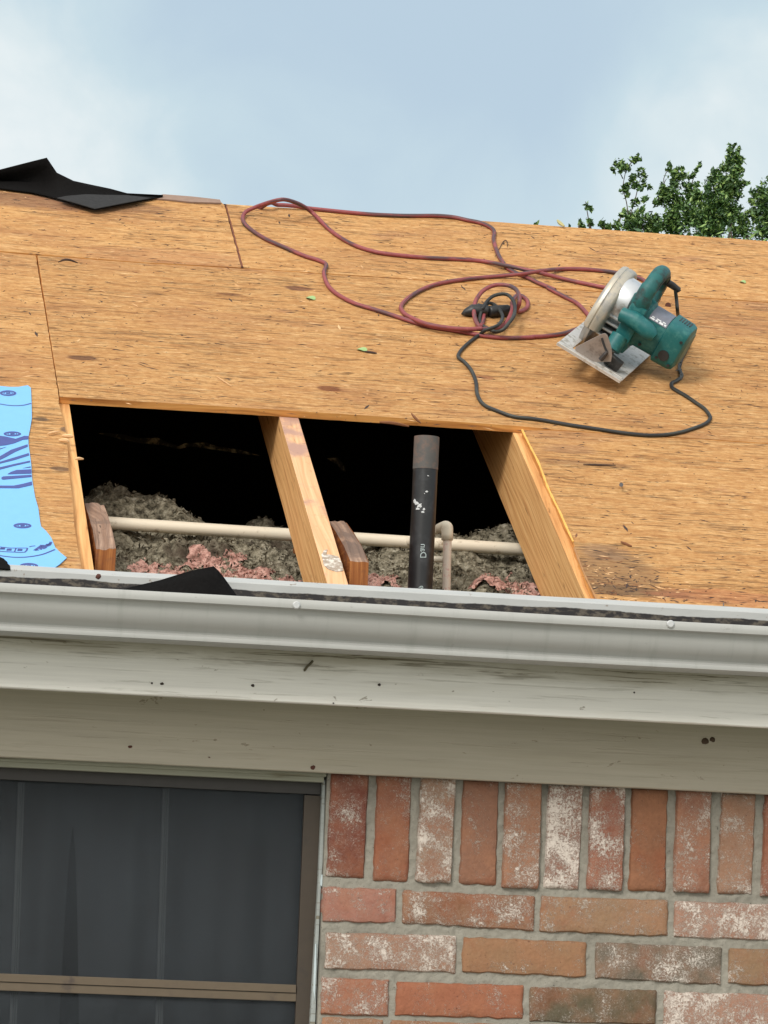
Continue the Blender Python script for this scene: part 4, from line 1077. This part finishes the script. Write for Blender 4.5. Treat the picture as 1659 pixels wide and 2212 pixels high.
# base plate with blade slot
def plate(xs, zs, skip, y0, y1):
    v = []; f = []
    for y in (y0, y1):
        for z in zs:
            for x in xs: v.append((x, y, z))
    nx, nz = len(xs), len(zs); o_ = nx*nz
    cell = lambda i, j: 0 <= i < nx-1 and 0 <= j < nz-1 and (i, j) not in skip
    for j in range(nz-1):
        for i in range(nx-1):
            if not cell(i, j): continue
            a = j*nx+i; f += [(a, a+1, a+nx+1, a+nx), (a+o_, a+nx+o_, a+nx+1+o_, a+1+o_)]
            for (di, dj, p, q) in ((0, -1, a, a+1), (0, 1, a+nx, a+nx+1), (-1, 0, a, a+nx), (1, 0, a+1, a+nx+1)):
                if not cell(i+di, j+dj): f.append((p, q, q+o_, p+o_))
    return v, f
v, f = plate([0, 26, 46, 100, 134], [0, -26, -222, -268], {(1, 1)}, 0, 2.6); sp('base_plate', v, f, STEEL)
v, f = box_vf((0, 2.7, -3), (134, 0, 0), (0, 3, 0), (0, 0, 3)); sp('front_rib', v, f, STEEL, bevel=.8, parent='base_plate')
v, f = box_vf((48, 2.7, -20), (84, 0, 0), (0, 2.2, 0), (0, 0, -6)); sp('front_rib', v, f, STEEL, bevel=.8, parent='base_plate')
# bevel bracket (quadrant) standing on the front of the plate
q = [(342, 880), (350, 862), (455, 808), (562, 757), (585, 757), (602, 775), (622, 830), (638, 890), (640, 940), (632, 985)]
poly = [pixAB(a, b_, -20) for a, b_ in q]; poly.append(pixAB(500, 985, -20)); poly.append(pixAB(372, 920, -20))
v, f = prism_vf(poly, (0, 0, -3)); sp('bevel_bracket', v, f, plain('bracket_steel', (.33, .28, .25), .5, .6, var=.2, scale=50, dirt=(.20, .16, .14), dirt_amt=.4, dscale=30), bevel=.6)
v, f, _ = tube_vf(catmull([pixAB(*p, -18.5) for p in [(556, 792), (572, 840), (590, 885), (600, 905)]], 4), 2.0, 6); sp('bracket_slot', v, f, DARK, parent='bevel_bracket')
v, f, _ = tube_vf([pixAB(*p, -15) for p in [(600, 905), (585, 925), (548, 968)]], [2.6, 4.2, 4.6], 8); sp('wing_lever', v, f, plain('lever_steel', (.06, .055, .055), .45, .5), bevel=0, parent='bevel_bracket')
# upper blade guard: hollow drum segment with stepped rim
GB, GC, GR = 50, -172, 88
def disc(prof, m, name, seg=64, cB=GB, cC=GC, parent=None, a0=0, a1=360, smooth=True):
    v = []; f = []; full = (a1-a0) >= 360; ns = seg if full else seg+1
    for k in range(ns):
        q = rad(a0+(a1-a0)*k/seg)
        for (A, R) in prof: v.append((A, cB+R*math.sin(q), cC+R*math.cos(q)))
    K = len(prof)
    for k in range(seg):
        k2 = (k+1) % ns
        for j in range(K-1): f.append((k*K+j, k*K+j+1, k2*K+j+1, k2*K+j))
    sp(name, v, f, m, smooth, 0, parent)
disc([(12, 0), (12, 70), (13, 80), (15, 86), (19, 88.5), (24, 89), (25.5, 87.6), (27, 87.4), (28.5, 89), (38, 88.6), (43, 86), (45, 82), (46, 76), (46, 0)], GUARD, 'blade_guard', a0=-12, a1=202)
disc([(22, 3), (22, 86), (24, 86), (24, 3)], plain('blade_steel', (.35, .34, .33), .35, .9), 'blade', cB=GB-8)
disc([(17, 30), (17, 84), (19, 86.5), (30, 86.5), (32, 84), (32, 30)], plain('lower_guard', (.36, .35, .33), .4, .7, dirt=(.15, .13, .11), dirt_amt=.5), 'lower_guard', a0=150, a1=350, cB=GB-4)
# cast gear housing, a bright drum and a stack of vent fins
disc([(38, 0), (38, 44), (44, 46), (80, 44), (86, 42), (86, 0)], ALU, 'gear_housing', cB=88, cC=-150, seg=40)
for k in range(5):
    B0 = 78-k*13.5
    v, f = box_vf((40+k*0, B0, -150), (44-k*1.5, 0, 0), (0, 4.2, 0), (0, 0, 44)); sp('vent_fin', v, f, ALU, bevel=1.2, parent='gear_housing')
v, f = box_vf((42, 20, -158), (40, 0, 0), (0, 62, 0), (0, 0, 36)); sp('vent_core', v, f, DARK, parent='gear_housing')
v, f, _ = tube_vf([(36, 128, -160), (84, 126, -160)], 6.5, 14); sp('stay_rod', v, f, ALU, smooth=True, parent='gear_housing')
# motor housing: squarish drum with rounded corners, stepped end cap
def squircle(A, hb, hc, cB, cC, k=28, p=3.2):
    o_ = []
    for i in range(k):
        q = 2*math.pi*i/k; c, s_ = math.cos(q), math.sin(q)
        o_.append((A, cB+hb*math.copysign(abs(s_)**(2/p), s_), cC+hc*math.copysign(abs(c)**(2/p), c)))
    return o_
def loft(rings, cap=True):
    v = []; f = []; k = len(rings[0])
    for r in rings: v += r
    for j in range(len(rings)-1):
        for i in range(k): f.append((j*k+i, j*k+(i+1) % k, (j+1)*k+(i+1) % k, (j+1)*k+i))
    if cap: f.append(tuple(range(k))); f.append(tuple((len(rings)-1)*k+i for i in range(k-1, -1, -1)))
    return v, f
MBc, MCc = 72, -150
v, f = loft([squircle(80, 38, 40, MBc, MCc), squircle(84, 43, 44, MBc, MCc), squircle(104, 44, 44, MBc, MCc), squircle(108, 40, 41, MBc, MCc), squircle(150, 39, 40, MBc, MCc)]); sp('motor_housing', v, f, GREEN, smooth=True)
v, f = loft([squircle(148, 40, 41, MBc, MCc, p=5), squircle(150, 43.5, 44.5, MBc, MCc, p=5), squircle(183, 42.5, 43.5, MBc, MCc, p=5), squircle(190, 40, 41, MBc, MCc, p=4.5), squircle(193, 33, 34, MBc, MCc, p=4)]); sp('motor_end_cap', v, f, GREEN, smooth=True)
v, f = loft([squircle(192.8, 31, 31, MBc, MCc, p=4), squircle(195, 29, 29, MBc, MCc, p=4)]); sp('end_grille', v, f, plain('dusty_teal', lin(92, 110, 96), .7, var=.2), smooth=True, parent='motor_end_cap')
v, f, _ = tube_vf([(168, 54, -109), (168, 54, -104.3)], [10.5, 10], 20); sp('brush_cap', v, f, DARK, smooth=True, parent='motor_end_cap')
v, f = loft([squircle(109, 42.9, 44.6, MBc, MCc, k=40), squircle(147, 42.9, 44.6, MBc, MCc, k=40)], cap=False)
# rating label: strip wrapped over the top of the motor
lv = []; lf = []
for A in (110, 147):
    for k in range(13):
        q = rad(30+75*k/12); c, s_ = math.cos(q), math.sin(q)
        lv.append((A, MBc+40.6*abs(s_)**(2/3.2), MCc+41.6*math.copysign(abs(c)**(2/3.2), c)))
for k in range(12): lf.append((k, k+1, 14+k, 13+k))
sp('rating_label', lv, lf, plain('label_grey', (.17, .18, .22), .35, .2, var=.3, scale=120, bmp=0), parent='motor_housing')
for (A0, k0, k1, A1) in ((112, .4, 1.3, 121), (123, .5, 1.5, 128), (124, 1.8, 2.4, 133), (131, .4, 1.6, 139), (141, .6, 1.7, 145), (136, 2.0, 2.6, 142), (114, 1.7, 2.3, 119)):
    lv = []
    for A in (A0, A1):
        for k in (k0, k1):
            q = rad(30+75*k/12); lv.append((A, MBc+41.1*math.sin(q)**(2/3.2), MCc+42.1*math.cos(q)**(2/3.2)))
    sp('label_mark', lv, [(0, 1, 3, 2)], plain('label_white', (.7, .72, .74), .4, bmp=0) if 'label_white' not in bpy.data.materials else bpy.data.materials['label_white'], parent='motor_housing')
# body shell joining gear housing, handle and front grip
def rbox(c, hx, hy, hz, r, name, m, parent=None, tilt=0):
    v, f = box_vf((c[0]-hx, c[1]-hy, c[2]-hz), (2*hx, 0, 0), (0, 2*hy, 0), (0, 0, 2*hz))
    if tilt:
        t_ = rad(tilt); v = [Vector((c[0]+(p.x-c[0])*math.cos(t_)-(p.y-c[1])*math.sin(t_), c[1]+(p.x-c[0])*math.sin(t_)+(p.y-c[1])*math.cos(t_), p.z)) for p in v]
    sp(name, v, f, m, bevel=r, parent=parent, smooth=True)
rbox((87, 66, -120), 16, 48, 26, 6, 'front_shell', GREEN)
# front grip: a blunt bar reaching out over the motor
g_ = [(66, 84, -92), (90, 88, -88), (115, 86, -86), (140, 82, -84)]
v, f, _ = tube_vf(catmull(g_, 5), [13.5]*4+[15]*4+[15]*4+[14, 13, 11, 8], 16); v = [Vector((p.x, 84+(p.y-84)*1.05, p.z)) for p in v]; sp('front_grip', v, f, GREEN, smooth=True)
# main handle: a closed loop of flattened tube
hp = [(84, 96, -112), (84, 122, -108), (84, 144, -112), (84, 160, -126), (84, 169, -148), (84, 168, -176), (84, 160, -200), (84, 144, -222), (84, 122, -228), (84, 100, -214), (84, 88, -190)]
hh = catmull(hp, 6); hv, hf, _ = tube_vf(hh, [15]*8+[13]*6+[11.5]*24+[11]*12+[13]*(len(hh)-50), 18); hv = [Vector((84+(p.x-84)*1.22, p.y, p.z)) for p in hv]
sp('handle', hv, hf, GREEND, smooth=True)
v, f, _ = tube_vf([(84, 128, -126), (84, 136, -136), (84, 146, -140)], [4, 5, 4], 8); sp('trigger', v, f, DARK, smooth=True, parent='handle')
v, f, _ = tube_vf([(96, 142, -222), (108, 140, -228), (122, 138, -230)], [7, 6.5, 5.5], 12); sp('strain_relief', v, f, DARK, smooth=True, parent='handle')
for (A_, B_) in ((158, 44), (184, 92), (184, 42), (120, 48)):
    v, f, _ = tube_vf([(A_, B_, -110), (A_, B_, -105)], [2.8, 2.6], 10); sp('screw', v, f, DARK, smooth=True, parent='motor_housing')
for k in range(5):
    v, f = box_vf((158+k*5.2, MBc+40.5, -168), (2.2, 0, 0), (0, 3.4, 0), (0, 0, 26)); sp('vent_slot', v, f, DARK, parent='motor_end_cap')
# moulding seam round the handle and a dusty grip pad inside the loop
hs = [Vector((p.x, p.y, p.z)) for p in hh]
v, f, _ = tube_vf([p+Vector((15.2 if 6 < i < 52 else 17, 0, 0)) for i, p in enumerate(hs)], .7, 5); sp('handle_seam', v, f, DARK, parent='handle')
v, f, _ = tube_vf([Vector((84, MBc+(p.y-MBc)*1.0, p.z+0)) for p in hs[26:52]], [9.2]*26, 10); v = [Vector((84+(p.x-84)*1.55, p.y, p.z)) for p in v]; sp('grip_pad', v, f, plain('dusty_grip', lin(128, 128, 112), .8, var=.25, scale=60, dirt=lin(60, 88, 82), dirt_amt=.7, dscale=50), smooth=True, parent='handle')
v, f = box_vf((74, 40, -92.5), (24, 0, 0), (0, 1.2, 0), (0, 0, -2)); sp('shell_seam', v, f, DARK, parent='front_shell')
v, f, _ = tube_vf([(86, 98, -93), (86, 98, -90)], [3.2, 3], 10); sp('screw', v, f, DARK, smooth=True, parent='front_shell')
# guide clamp knob
rbox((104, 14, -44), 13, 10, 9, 2.5, 'clamp_knob', DARK, tilt=-8)
v, f, _ = tube_vf([(90, 4, -44), (90, 30, -48)], 4, 10); sp('clamp_post', v, f, DARK, smooth=True, parent='clamp_knob')
rbox((60, 12, -60), 5, 14, 20, 2, 'plate_bracket', plain('sooty_steel', (.09, .08, .075), .6, .4))
v, f, _ = tube_vf([(84, 24, -70), (84, 50, -84)], 16, 14); sp('lower_shell', v, f, GREEN, smooth=True)
# set it down: slide the saw along its line of sight until it touches the deck
O_ray = ray(*c1(185, 845)); dmin = 99
for (_, vs, *_r2) in saw_parts:
    if _ in ('blade', 'lower_guard'): continue
    for p in vs:
        k = O_ray+(SA*p.x+SB*p.y+SC*p.z)*(.001*PXM/F)
        d = ((EAVE+RN*.001-CAM).dot(RN))/k.dot(RN)
        dmin = min(dmin, d)
SO = CAM+O_ray*dmin; SS = .001*PXM*dmin/F
print('saw depth', dmin, 'scale mm', SS*1000)
def sw(p): p = Vector(p); return SO+(SA*p.x+SB*p.y+SC*p.z)*SS
def clampz(p):
    h = (p-EAVE).dot(RN); return p if h > .0015 else p+RN*(.0015-h)
saw = thing('circular_saw', 'worn teal circular saw tipped onto its motor on the plywood deck', 'circular saw', clampz(sw((67, 0, -130))))
made = {}
for (name, vs, f, m, smooth, bevel, parent) in saw_parts:
    par = made[parent] if parent else saw
    o = obj(name, [clampz(sw(p)) for p in vs], f, m, par, smooth=False, bevel=bevel*SS if bevel else 0)
    if smooth:
        for p in o.data.polygons: p.use_smooth = True
        o.data.set_sharp_from_angle(angle=rad(42))
    if not parent: made.setdefault(name, o)
# the saw's own cord: handle -> behind the motor -> deck -> knot
sr = sw((122, 138, -230))
q0 = [sr-(sw((122, 138, -230))-sw((108, 140, -228)))*.6, sr, clampz(y_at(*c1(1163, 400), sr.y)), clampz(y_at(*c1(1170, 480), sr.y+.005)), clampz(y_at(*c1(1178, 570), sr.y+.0))]
pc = q0+[roof_at(*c1(1190, 640), .02), roof_at(*c1(1240, 700), .012)]+RP(c1, [(1285, 760), (1272, 830), (1238, 910), (1212, 960), (1192, 1040), (1212, 1100), (1170, 1140), (1130, 1160), (1135, 1195), (1190, 1230), (1250, 1265), (1330, 1320), (1400, 1370), (1440, 1425), (1440, 1455), (1400, 1492), (1300, 1530), (1200, 1560), (1080, 1580), (950, 1585), (820, 1575), (700, 1560), (500, 1530), (300, 1500), (100, 1465), (0, 1450)], .0036)
pc += [roof_at(u_, v_, .0036) for u_, v_ in [(1110, 900), (1075, 888), (1045, 874), (1031, 852), (1028, 825), (1018, 800), (1003, 782), (990, 771), (996, 757), (1012, 741), (1033, 725)]]
pc += RP(c5, [(600, 920, .014), (720, 880, .02), (800, 830, .02), (845, 740, .016), (820, 660, .014), (740, 565, .014), (640, 530, .016), (560, 610, .012), (520, 700, .006), (515, 790, .002), (560, 860), (640, 900, .004), (740, 945, .01), (850, 915, .02), (940, 815, .028), (1005, 720, .034), (1025, 600, .036), (1000, 495, .036), (920, 412, .034), (820, 398, .034), (700, 432, .03), (610, 515, .022), (560, 600, .016), (500, 620, .012)], .0036)
t = tube_vf(catmull(pc, 7), .0035, 10); obj('power_cord', t[0], t[1], BLK, saw, uvs=t[2], smooth=True)
a, b_ = roof_at(*c5(640, 640), .011), roof_at(*c5(245, 690), .004)
ds = [0, .05, .12, .30, .36, .42, .60, .66, .85, 1]; t = tube_vf([a.lerp(b_, q)+RN*(.004*math.sin(q*3.1)) for q in ds], [.006, .010, .0115, .012, .0135, .0115, .0125, .011, .0075, .001], 14)
obj('plug', t[0], t[1], RUB, saw, smooth=True)
# a frayed twist of wire and tape where the cord meets the deck
wr = MB()
for k in range(7):
    c = roof_at(*c1(1200+random.uniform(-12, 12), 930+k*30), .006); d = Vector((random.uniform(-1, 1), random.uniform(-1, 1), random.uniform(-.2, 1))).normalized()
    t = tube_vf([c-d*.006, c+d*.006], .0011, 5); wr.add(t[0], t[1])
wr.build('tape_scraps', plain('tape_grey', (.12, .13, .14), .6, var=.5, scale=200), saw)

# ------------------------------------------------------------------ SMALL THINGS ON THE DECK
LEAF = plain('green_leaf', lin(150, 180, 118), .5, var=.15, scale=80)
for (u_, v_, lb) in ((671, 646, 'small green leaf on the deck under the big loop of red cord'), (782, 757.5, 'small green leaf beside a dark twig in mid deck'), (1604, 611, 'small green leaf on the deck right of the saw')):
    c = st(roof_at(u_, v_)); k = 12; s = 1 if u_ < 1500 else .7
    top = [rp(c[0]+.0095*s*math.cos(2*math.pi*i/k), c[1]+.0085*s*math.sin(2*math.pi*i/k), .003+.0018*math.sin(i)) for i in range(k)]
    v = top+[rp(c[0], c[1], .0035)]+[p-RN*.0006 for p in top]+[rp(c[0], c[1], .0029)]
    f = [(i, (i+1) % k, k) for i in range(k)]+[(k+1+(i+1) % k, k+1+i, 2*k+1) for i in range(k)]+[(i, k+1+i, k+1+(i+1) % k, (i+1) % k) for i in range(k)]
    tag(obj('leaf', v, f, LEAF, None), lb, 'leaf', 'green leaves on the deck')
SPL = plain('splinter_wood', lin(122, 78, 48), .8, var=.3, scale=120); SPLD = plain('dark_splinter', lin(62, 46, 40), .8, var=.3, scale=120); SPLL = plain('pale_splinter', lin(222, 180, 132), .8, var=.2, scale=120)
def stick(name, pix, r, m, lb, cat, h=.002, grp='splinters and twigs on the deck'):
    P = catmull([roof_at(p[0], p[1], h+(p[2] if len(p) > 2 else 0)) for p in pix], 4)
    rr = [r*(.35+.65*math.sin(math.pi*min(1, max(0, (i+.5)/len(P))))) for i in range(len(P))]
    t = tube_vf(P, rr, 6); return tag(obj(name, t[0], t[1], m, None), lb, cat, grp)
stick('twig', [(787, 759), (800, 761), (814, 763)], .0022, SPLD, 'short dark twig touching the leaf in mid deck', 'twig')
stick('splinter', [(889, 893, .01), (897, 903, .006), (909, 914)], .0026, SPL, 'brown splinter standing at the top edge of the hole', 'splinter')
stick('splinter', [(820, 912), (850, 914), (883, 921, -.006)], .003, SPL, 'split sliver peeling off the edge above the right bay', 'splinter')
stick('splinter', [(1341, 1170, .001), (1352, 1175), (1365, 1180)], .0024, SPL, 'reddish splinter lying low on the right deck sheet', 'splinter')
stick('splinter', [(1260, 1003), (1290, 1004), (1330, 1005)], .0014, SPLD, 'thin dark sliver right of the hole, along the grain', 'splinter')
stick('splinter', [(468, 813), (500, 834)], .001, SPLL, 'thin pale sliver left of centre above the hole', 'splinter')
stick('splinter', [(162, 991, .006), (170, 990.5, .006), (180, 991.5, .004)], .0026, SPLL, 'pale splinter sticking out over the left edge of the hole', 'splinter')
stick('splinter', [(134, 941, .003), (150, 942, .004), (158, 943, .004)], .0035, SPLL, 'torn sliver at the upper left edge of the hole, beside a knot', 'splinter')
stick('splinter', [(103, 937, .002), (115, 934, .003), (128, 932, .002)], .0022, SPLL, 'raised curl of veneer between the blue sheet and the hole', 'splinter')
stick('splinter', [(127, 951, .002), (143, 951, .005), (149, 955, .003)], .0035, SPLL, 'flat torn chip on the left rafter near the top of the hole', 'splinter')
stick('splinter', [(126, 566, .002), (138, 561.5, .012), (152, 562, .012), (168, 568, .002)], .0022, SPLD, 'dark blister lifting from the upper left deck', 'splinter')
stick('twig', [(1069, 555), (1088, 521), (1096, 523), (1096, 533)], .0009, SPLD, 'bent thin twig under the cord near the ridge', 'twig')
# seam stick in the gap between the two upper sheets
v, f = prism_vf([roof_at(*p, -.003) for p in [(486, 443), (490, 443), (527, 577), (521, 578)]], RN*.002)
tag(obj('seam_batten', v, f, plain('seam_wood', lin(112, 66, 46), .8), None), 'dark narrow wood strip in the gap between the upper sheets', 'batten')
# the orange veneer edge curling up along the right side of the hole
ve = [(1129, 929), (1145, 962), (1163, 997), (1176, 1030), (1184, 1052), (1196, 1078), (1211, 1108), (1226, 1142), (1239, 1170)]
P = catmull([roof_at(a-1, b, .0012) for a, b in ve], 5); t = tube_vf(P, [.0019+.0009*noise.noise(p*60) for p in P], 6)
o = obj('veneer_edge', t[0], t[1], plain('fresh_veneer', lin(240, 180, 92), .7, var=.25, scale=90), house); 
ve = [(1242, 1184), (1252, 1212), (1267, 1249), (1281, 1277), (1291, 1298)]
P = catmull([roof_at(a-1, b, .0012) for a, b in ve], 5); t = tube_vf(P, [.0017+.0009*noise.noise(p*60) for p in P], 6)
obj('veneer_edge', t[0], t[1], plain('old_veneer', lin(170, 124, 80), .8, var=.25, scale=90), house)
# nail standing out of the deck, staple, wire ends
NAIL = plain('nail_metal', (.16, .16, .17), .5, .6)
nl = thing('roofing_nail', 'bent roofing nail standing in the lower right deck sheet', 'nail', roof_at(1342, 1047, 0))
t = tube_vf([roof_at(1342, 1047, -.002), roof_at(1342, 1047, .012)], .0016, 8); obj('shank', t[0], t[1], NAIL, nl)
t = tube_vf([roof_at(1342, 1047, .012), roof_at(1342, 1047, .0135)], .0036, 12); obj('head', t[0], t[1], NAIL, nl)
nl = thing('roofing_nail', 'dark round nail head on the deck right of the saw handle', 'nail', roof_at(*c1(1100, 523), 0))
t = tube_vf([roof_at(*c1(1100, 523), .0002), roof_at(*c1(1100, 523), .0025)], .0058, 12); obj('head', t[0], t[1], RUST, nl)
def staple(pts, lb): stick('staple', pts, .0008, NAIL, lb, 'staple', .002, 'loose staples')
staple([(1563, 1318-2), (1563, 1304), (1563, 1303)], 'loose staple near the lower edge of the right deck sheet')
# grit and flakes: nobody could count them
rnd = random.Random(21); mb = MB()
def inhole(s_, t_):
    p = rp(s_, t_); d = p-CAM; k = d.dot(FW); u_ = W/2+F*d.dot(R_)/k; v_ = H/2-F*d.dot(U_)/k
    if v_ > 855+u_*.0732:
        x0 = 128+(v_-860)*.14; x1 = 1115+(v_-930)*.46
        if x0-12 < u_ < x1+12 and v_ < 1320: return True
    return (u_ < 150 and v_ > 815)
for _ in range(3600):
    s_ = rnd.uniform(-.9, 1.0); t_ = rnd.uniform(.0, 1.95)
    if rnd.random() < .15: s_ = rnd.gauss(.34, .10); t_ = abs(rnd.gauss(.07, .05))+.01
    if inhole(s_, t_) or t_ > ridgeL[1]-.03+(s_-ridgeL[0])*(rD[1]-ridgeL[1])/(rD[0]-ridgeL[0]): continue
    L = rnd.choice([.0015, .002, .0025, .004, .006, .009, .013])*rnd.uniform(.6, 1.2); wd = rnd.uniform(.0006, .0016); an = rnd.gauss(0, .25) if rnd.random() < .8 else rnd.uniform(0, 3.1)
    dx, dt = math.cos(an)*L, math.sin(an)*L; h = rnd.uniform(.0006, .0014)
    v = [rp(s_-dx, t_-dt, .0001), rp(s_-dt*.2, t_+wd, .0001), rp(s_+dx, t_+dt, .0001), rp(s_+dt*.2, t_-wd, .0001), rp(s_, t_, h)]
    mb.add(v, [(0, 1, 4), (1, 2, 4), (2, 3, 4), (3, 0, 4)], mi=rnd.choice([0, 0, 0, 0, 1, 2]))
tag(mb.build('deck_debris', [SPLD, SPL, SPLL], None, fix=False), 'scattered grit, chips and wood flakes on the plywood deck', 'debris', kind='stuff')

# ------------------------------------------------------------------ TREES
def c7(a, b): return (1179.5+a*.289, 290.8+b*.289)
LV = []
for nm, c in (('leaf_dark', (.045, .10, .036)), ('leaf_mid', (.105, .20, .055)), ('leaf_light', (.22, .33, .085))):
    m, n, b = mat(nm); o = coords(n); k = n.noise(o, 3, 3); n.link(n.mix(k, tuple(x*.7 for x in c), tuple(x*1.3 for x in c)), b.inputs['Base Color']); b.inputs['Roughness'].default_value = .5
    b.inputs['Transmission Weight'].default_value = 0; LV.append(m)
BARK = plain('bark', (.09, .07, .055), .9, var=.3, scale=8)
def tree(label, Y, stemx, clumps, stems, dens=1.0, seed=1):
    rnd = random.Random(seed)
    c0 = y_at(*c7(stemx, 760), Y); tr = thing('leafy_tree', label, 'tree', (c0.x, c0.y, 0), 'trees behind the ridge')
    ppm = F/((y_at(*c7(stemx, 400), Y)-CAM).dot(FW))
    wood = MB()
    fork = Vector((c0.x, Y, c0.z-.5))
    t = tube_vf(catmull([(c0.x, Y, 0), (c0.x+.06, Y+.05, 1.4), (c0.x-.05, Y, c0.z*.62), fork], 6), [.11-.004*i for i in range(19)], 10); obj('trunk', t[0], t[1], BARK, tr, smooth=True)
    for (a, b, r) in clumps:
        if rnd.random() < .35 and b > 560:
            e = y_at(*c7(a, b), Y); md = fork.lerp(e, .5)+Vector((rnd.uniform(-.08, .08), rnd.uniform(-.1, .1), -.05))
            P = catmull([fork, md, e], 5); t = tube_vf(P, [.014*(1-i/len(P))+.003 for i in range(len(P))], 5); wood.add(t[0], t[1])
    for s_ in stems:
        P = catmull([y_at(*c7(*p), Y) for p in s_], 4); t = tube_vf(P, [.0045*(1-.5*i/len(P)) for i in range(len(P))], 5); wood.add(t[0], t[1])
    wood.build('limbs', BARK, tr, smooth=True)
    cr = MB()
    for (a, b, r) in clumps:
        C = y_at(*c7(a, b), Y); R = r*.289/ppm
        sub = [C+Vector((rnd.gauss(0, .62), rnd.gauss(0, .62), rnd.gauss(0, .62)))*R for _ in range(max(4, int(r/6)))]
        for _ in range(int(dens*70*(r/25)**1.7)):
            q = rnd.choice(sub)+Vector((rnd.gauss(0, 1), rnd.gauss(0, 1), rnd.gauss(0, 1)))*R*.36
            L = rnd.uniform(.010, .026); d = Vector((rnd.gauss(0, 1), rnd.gauss(0, 1), rnd.gauss(-.2, .8))).normalized(); nrm = Vector((rnd.gauss(0, .7), rnd.gauss(0, .7), 1)).normalized(); s_ = d.cross(nrm)
            if s_.length < .1: continue
            s_.normalize(); up = d.cross(s_)*L*.18
            mi = 0 if rnd.random() < .30 else (1 if rnd.random() < .68 else 2)
            cr.add([q-d*L, q+s_*L*.5+up, q+d*L, q-s_*L*.5+up], [(0, 1, 2), (0, 2, 3)], mi=mi)
    base = y_at(*c7(stemx, 800), Y)                # the rest of the crown, down behind the roof
    for _ in range(2600):
        q = Vector((base.x+rnd.gauss(0, .42), Y+rnd.gauss(0, .35), base.z-abs(rnd.gauss(0, .8))-.05))
        L = rnd.uniform(.02, .04); d = Vector((rnd.gauss(0, 1), rnd.gauss(0, 1), rnd.gauss(-.2, .8))).normalized(); s_ = d.orthogonal().normalized()
        cr.add([q-d*L, q+s_*L*.5, q+d*L, q-s_*L*.5], [(0, 1, 2), (0, 2, 3)], mi=rnd.choice([0, 1, 1, 2]))
    cr.build('crown', LV, tr, fix=False)
tree('sparse airy treetop standing alone, leftmost of the tall tops behind the ridge', 20.0, 640, [(540, 270, 34), (565, 215, 22), (605, 240, 34), (650, 185, 24), (690, 165, 16), (600, 390, 32), (640, 335, 26), (570, 400, 20), (720, 280, 24), (745, 300, 16), (740, 360, 26), (690, 400, 30), (610, 460, 14), (650, 500, 22), (720, 500, 28), (710, 560, 24), (520, 200, 10)],
     [[(615, 600), (600, 500), (575, 400), (590, 300), (600, 240)], [(630, 600), (670, 470), (690, 380), (720, 290)], [(575, 330), (545, 270)], [(600, 260), (660, 180)]], .9, 3)
tree('broad green treetop with two thin upright shoots in the middle of the tree group', 21.0, 960, [(930, 235, 16), (925, 262, 16), (990, 255, 20), (1020, 260, 12), (1000, 310, 36), (955, 340, 46), (890, 400, 32), (870, 385, 22), (845, 470, 34), (1060, 370, 36), (1100, 310, 22), (1140, 225, 14), (1128, 262, 14), (900, 460, 50), (970, 470, 60), (1080, 470, 52), (1150, 450, 34), (960, 580, 76), (1080, 570, 60), (820, 500, 18), (800, 640, 56), (640, 640, 52), (700, 660, 50), (880, 660, 50), (1000, 690, 70), (600, 610, 30), (1130, 680, 60), (640, 690, 50), (790, 700, 50)],
     [[(1080, 400), (1110, 300), (1145, 205)], [(900, 420), (880, 330), (930, 230)], [(830, 540), (850, 430), (900, 330)]], 1.25, 5)
tree('tall pointed green treetop, the highest of the group behind the ridge', 20.4, 1330, [(1395, 85, 16), (1385, 120, 22), (1440, 115, 14), (1440, 150, 20), (1370, 180, 34), (1430, 200, 34), (1400, 240, 48), (1455, 260, 26), (1340, 250, 24), (1310, 310, 44), (1265, 330, 34), (1270, 290, 14), (1370, 340, 56), (1400, 400, 50), (1300, 400, 56), (1470, 370, 22), (1495, 350, 16), (1430, 440, 36), (1230, 440, 40), (1300, 490, 76), (1200, 520, 56), (1380, 540, 46), (1240, 600, 80), (1320, 640, 60), (1180, 660, 64), (1260, 720, 60), (1210, 410, 12), (1400, 580, 24), (1370, 640, 30)],
     [[(1370, 400), (1390, 250), (1400, 80)], [(1400, 300), (1440, 200), (1450, 110)], [(1400, 450), (1450, 390), (1500, 345)]], 1.3, 9)
tree('dark green treetop at the right edge of the picture', 21.6, 1640, [(1580, 410, 24), (1545, 430, 20), (1600, 450, 34), (1640, 470, 34), (1530, 500, 24), (1630, 540, 56), (1700, 500, 80), (1560, 570, 34), (1650, 640, 66), (1480, 600, 26), (1450, 560, 14), (1470, 650, 34), (1500, 710, 56), (1420, 720, 50), (1600, 720, 66), (1680, 400, 30), (1720, 640, 90), (1440, 620, 14)],
     [[(1600, 560), (1580, 470), (1585, 400)], [(1400, 660), (1450, 580), (1460, 530)], [(1430, 700), (1480, 600), (1490, 560)]], 1.2, 13)
tree('thin leafy shoots just peeping over the ridge left of the trees', 19.0, 340, [(300, 520, 12), (315, 545, 16), (335, 540, 10), (330, 645, 18), (340, 670, 14), (250, 655, 14), (270, 680, 18), (440, 685, 24), (410, 665, 12), (500, 680, 14), (520, 660, 12), (470, 700, 14), (540, 700, 20), (560, 600, 12)],
     [[(325, 700), (315, 620), (305, 560), (295, 500)], [(270, 720), (250, 660)], [(450, 740), (420, 665)], [(520, 740), (510, 655)]], 1.0, 17)
# dry leaf tip at the ridge
stick('dry_leaf', [c7(85, 640)+(0,), c7(105, 662)+(.0,), c7(135, 684)], .004, plain('dry_leaf', lin(176, 170, 120), .8), 'curled dry leaf standing on the ridge left of the trees', 'leaf', .006, 'loose dry leaves')
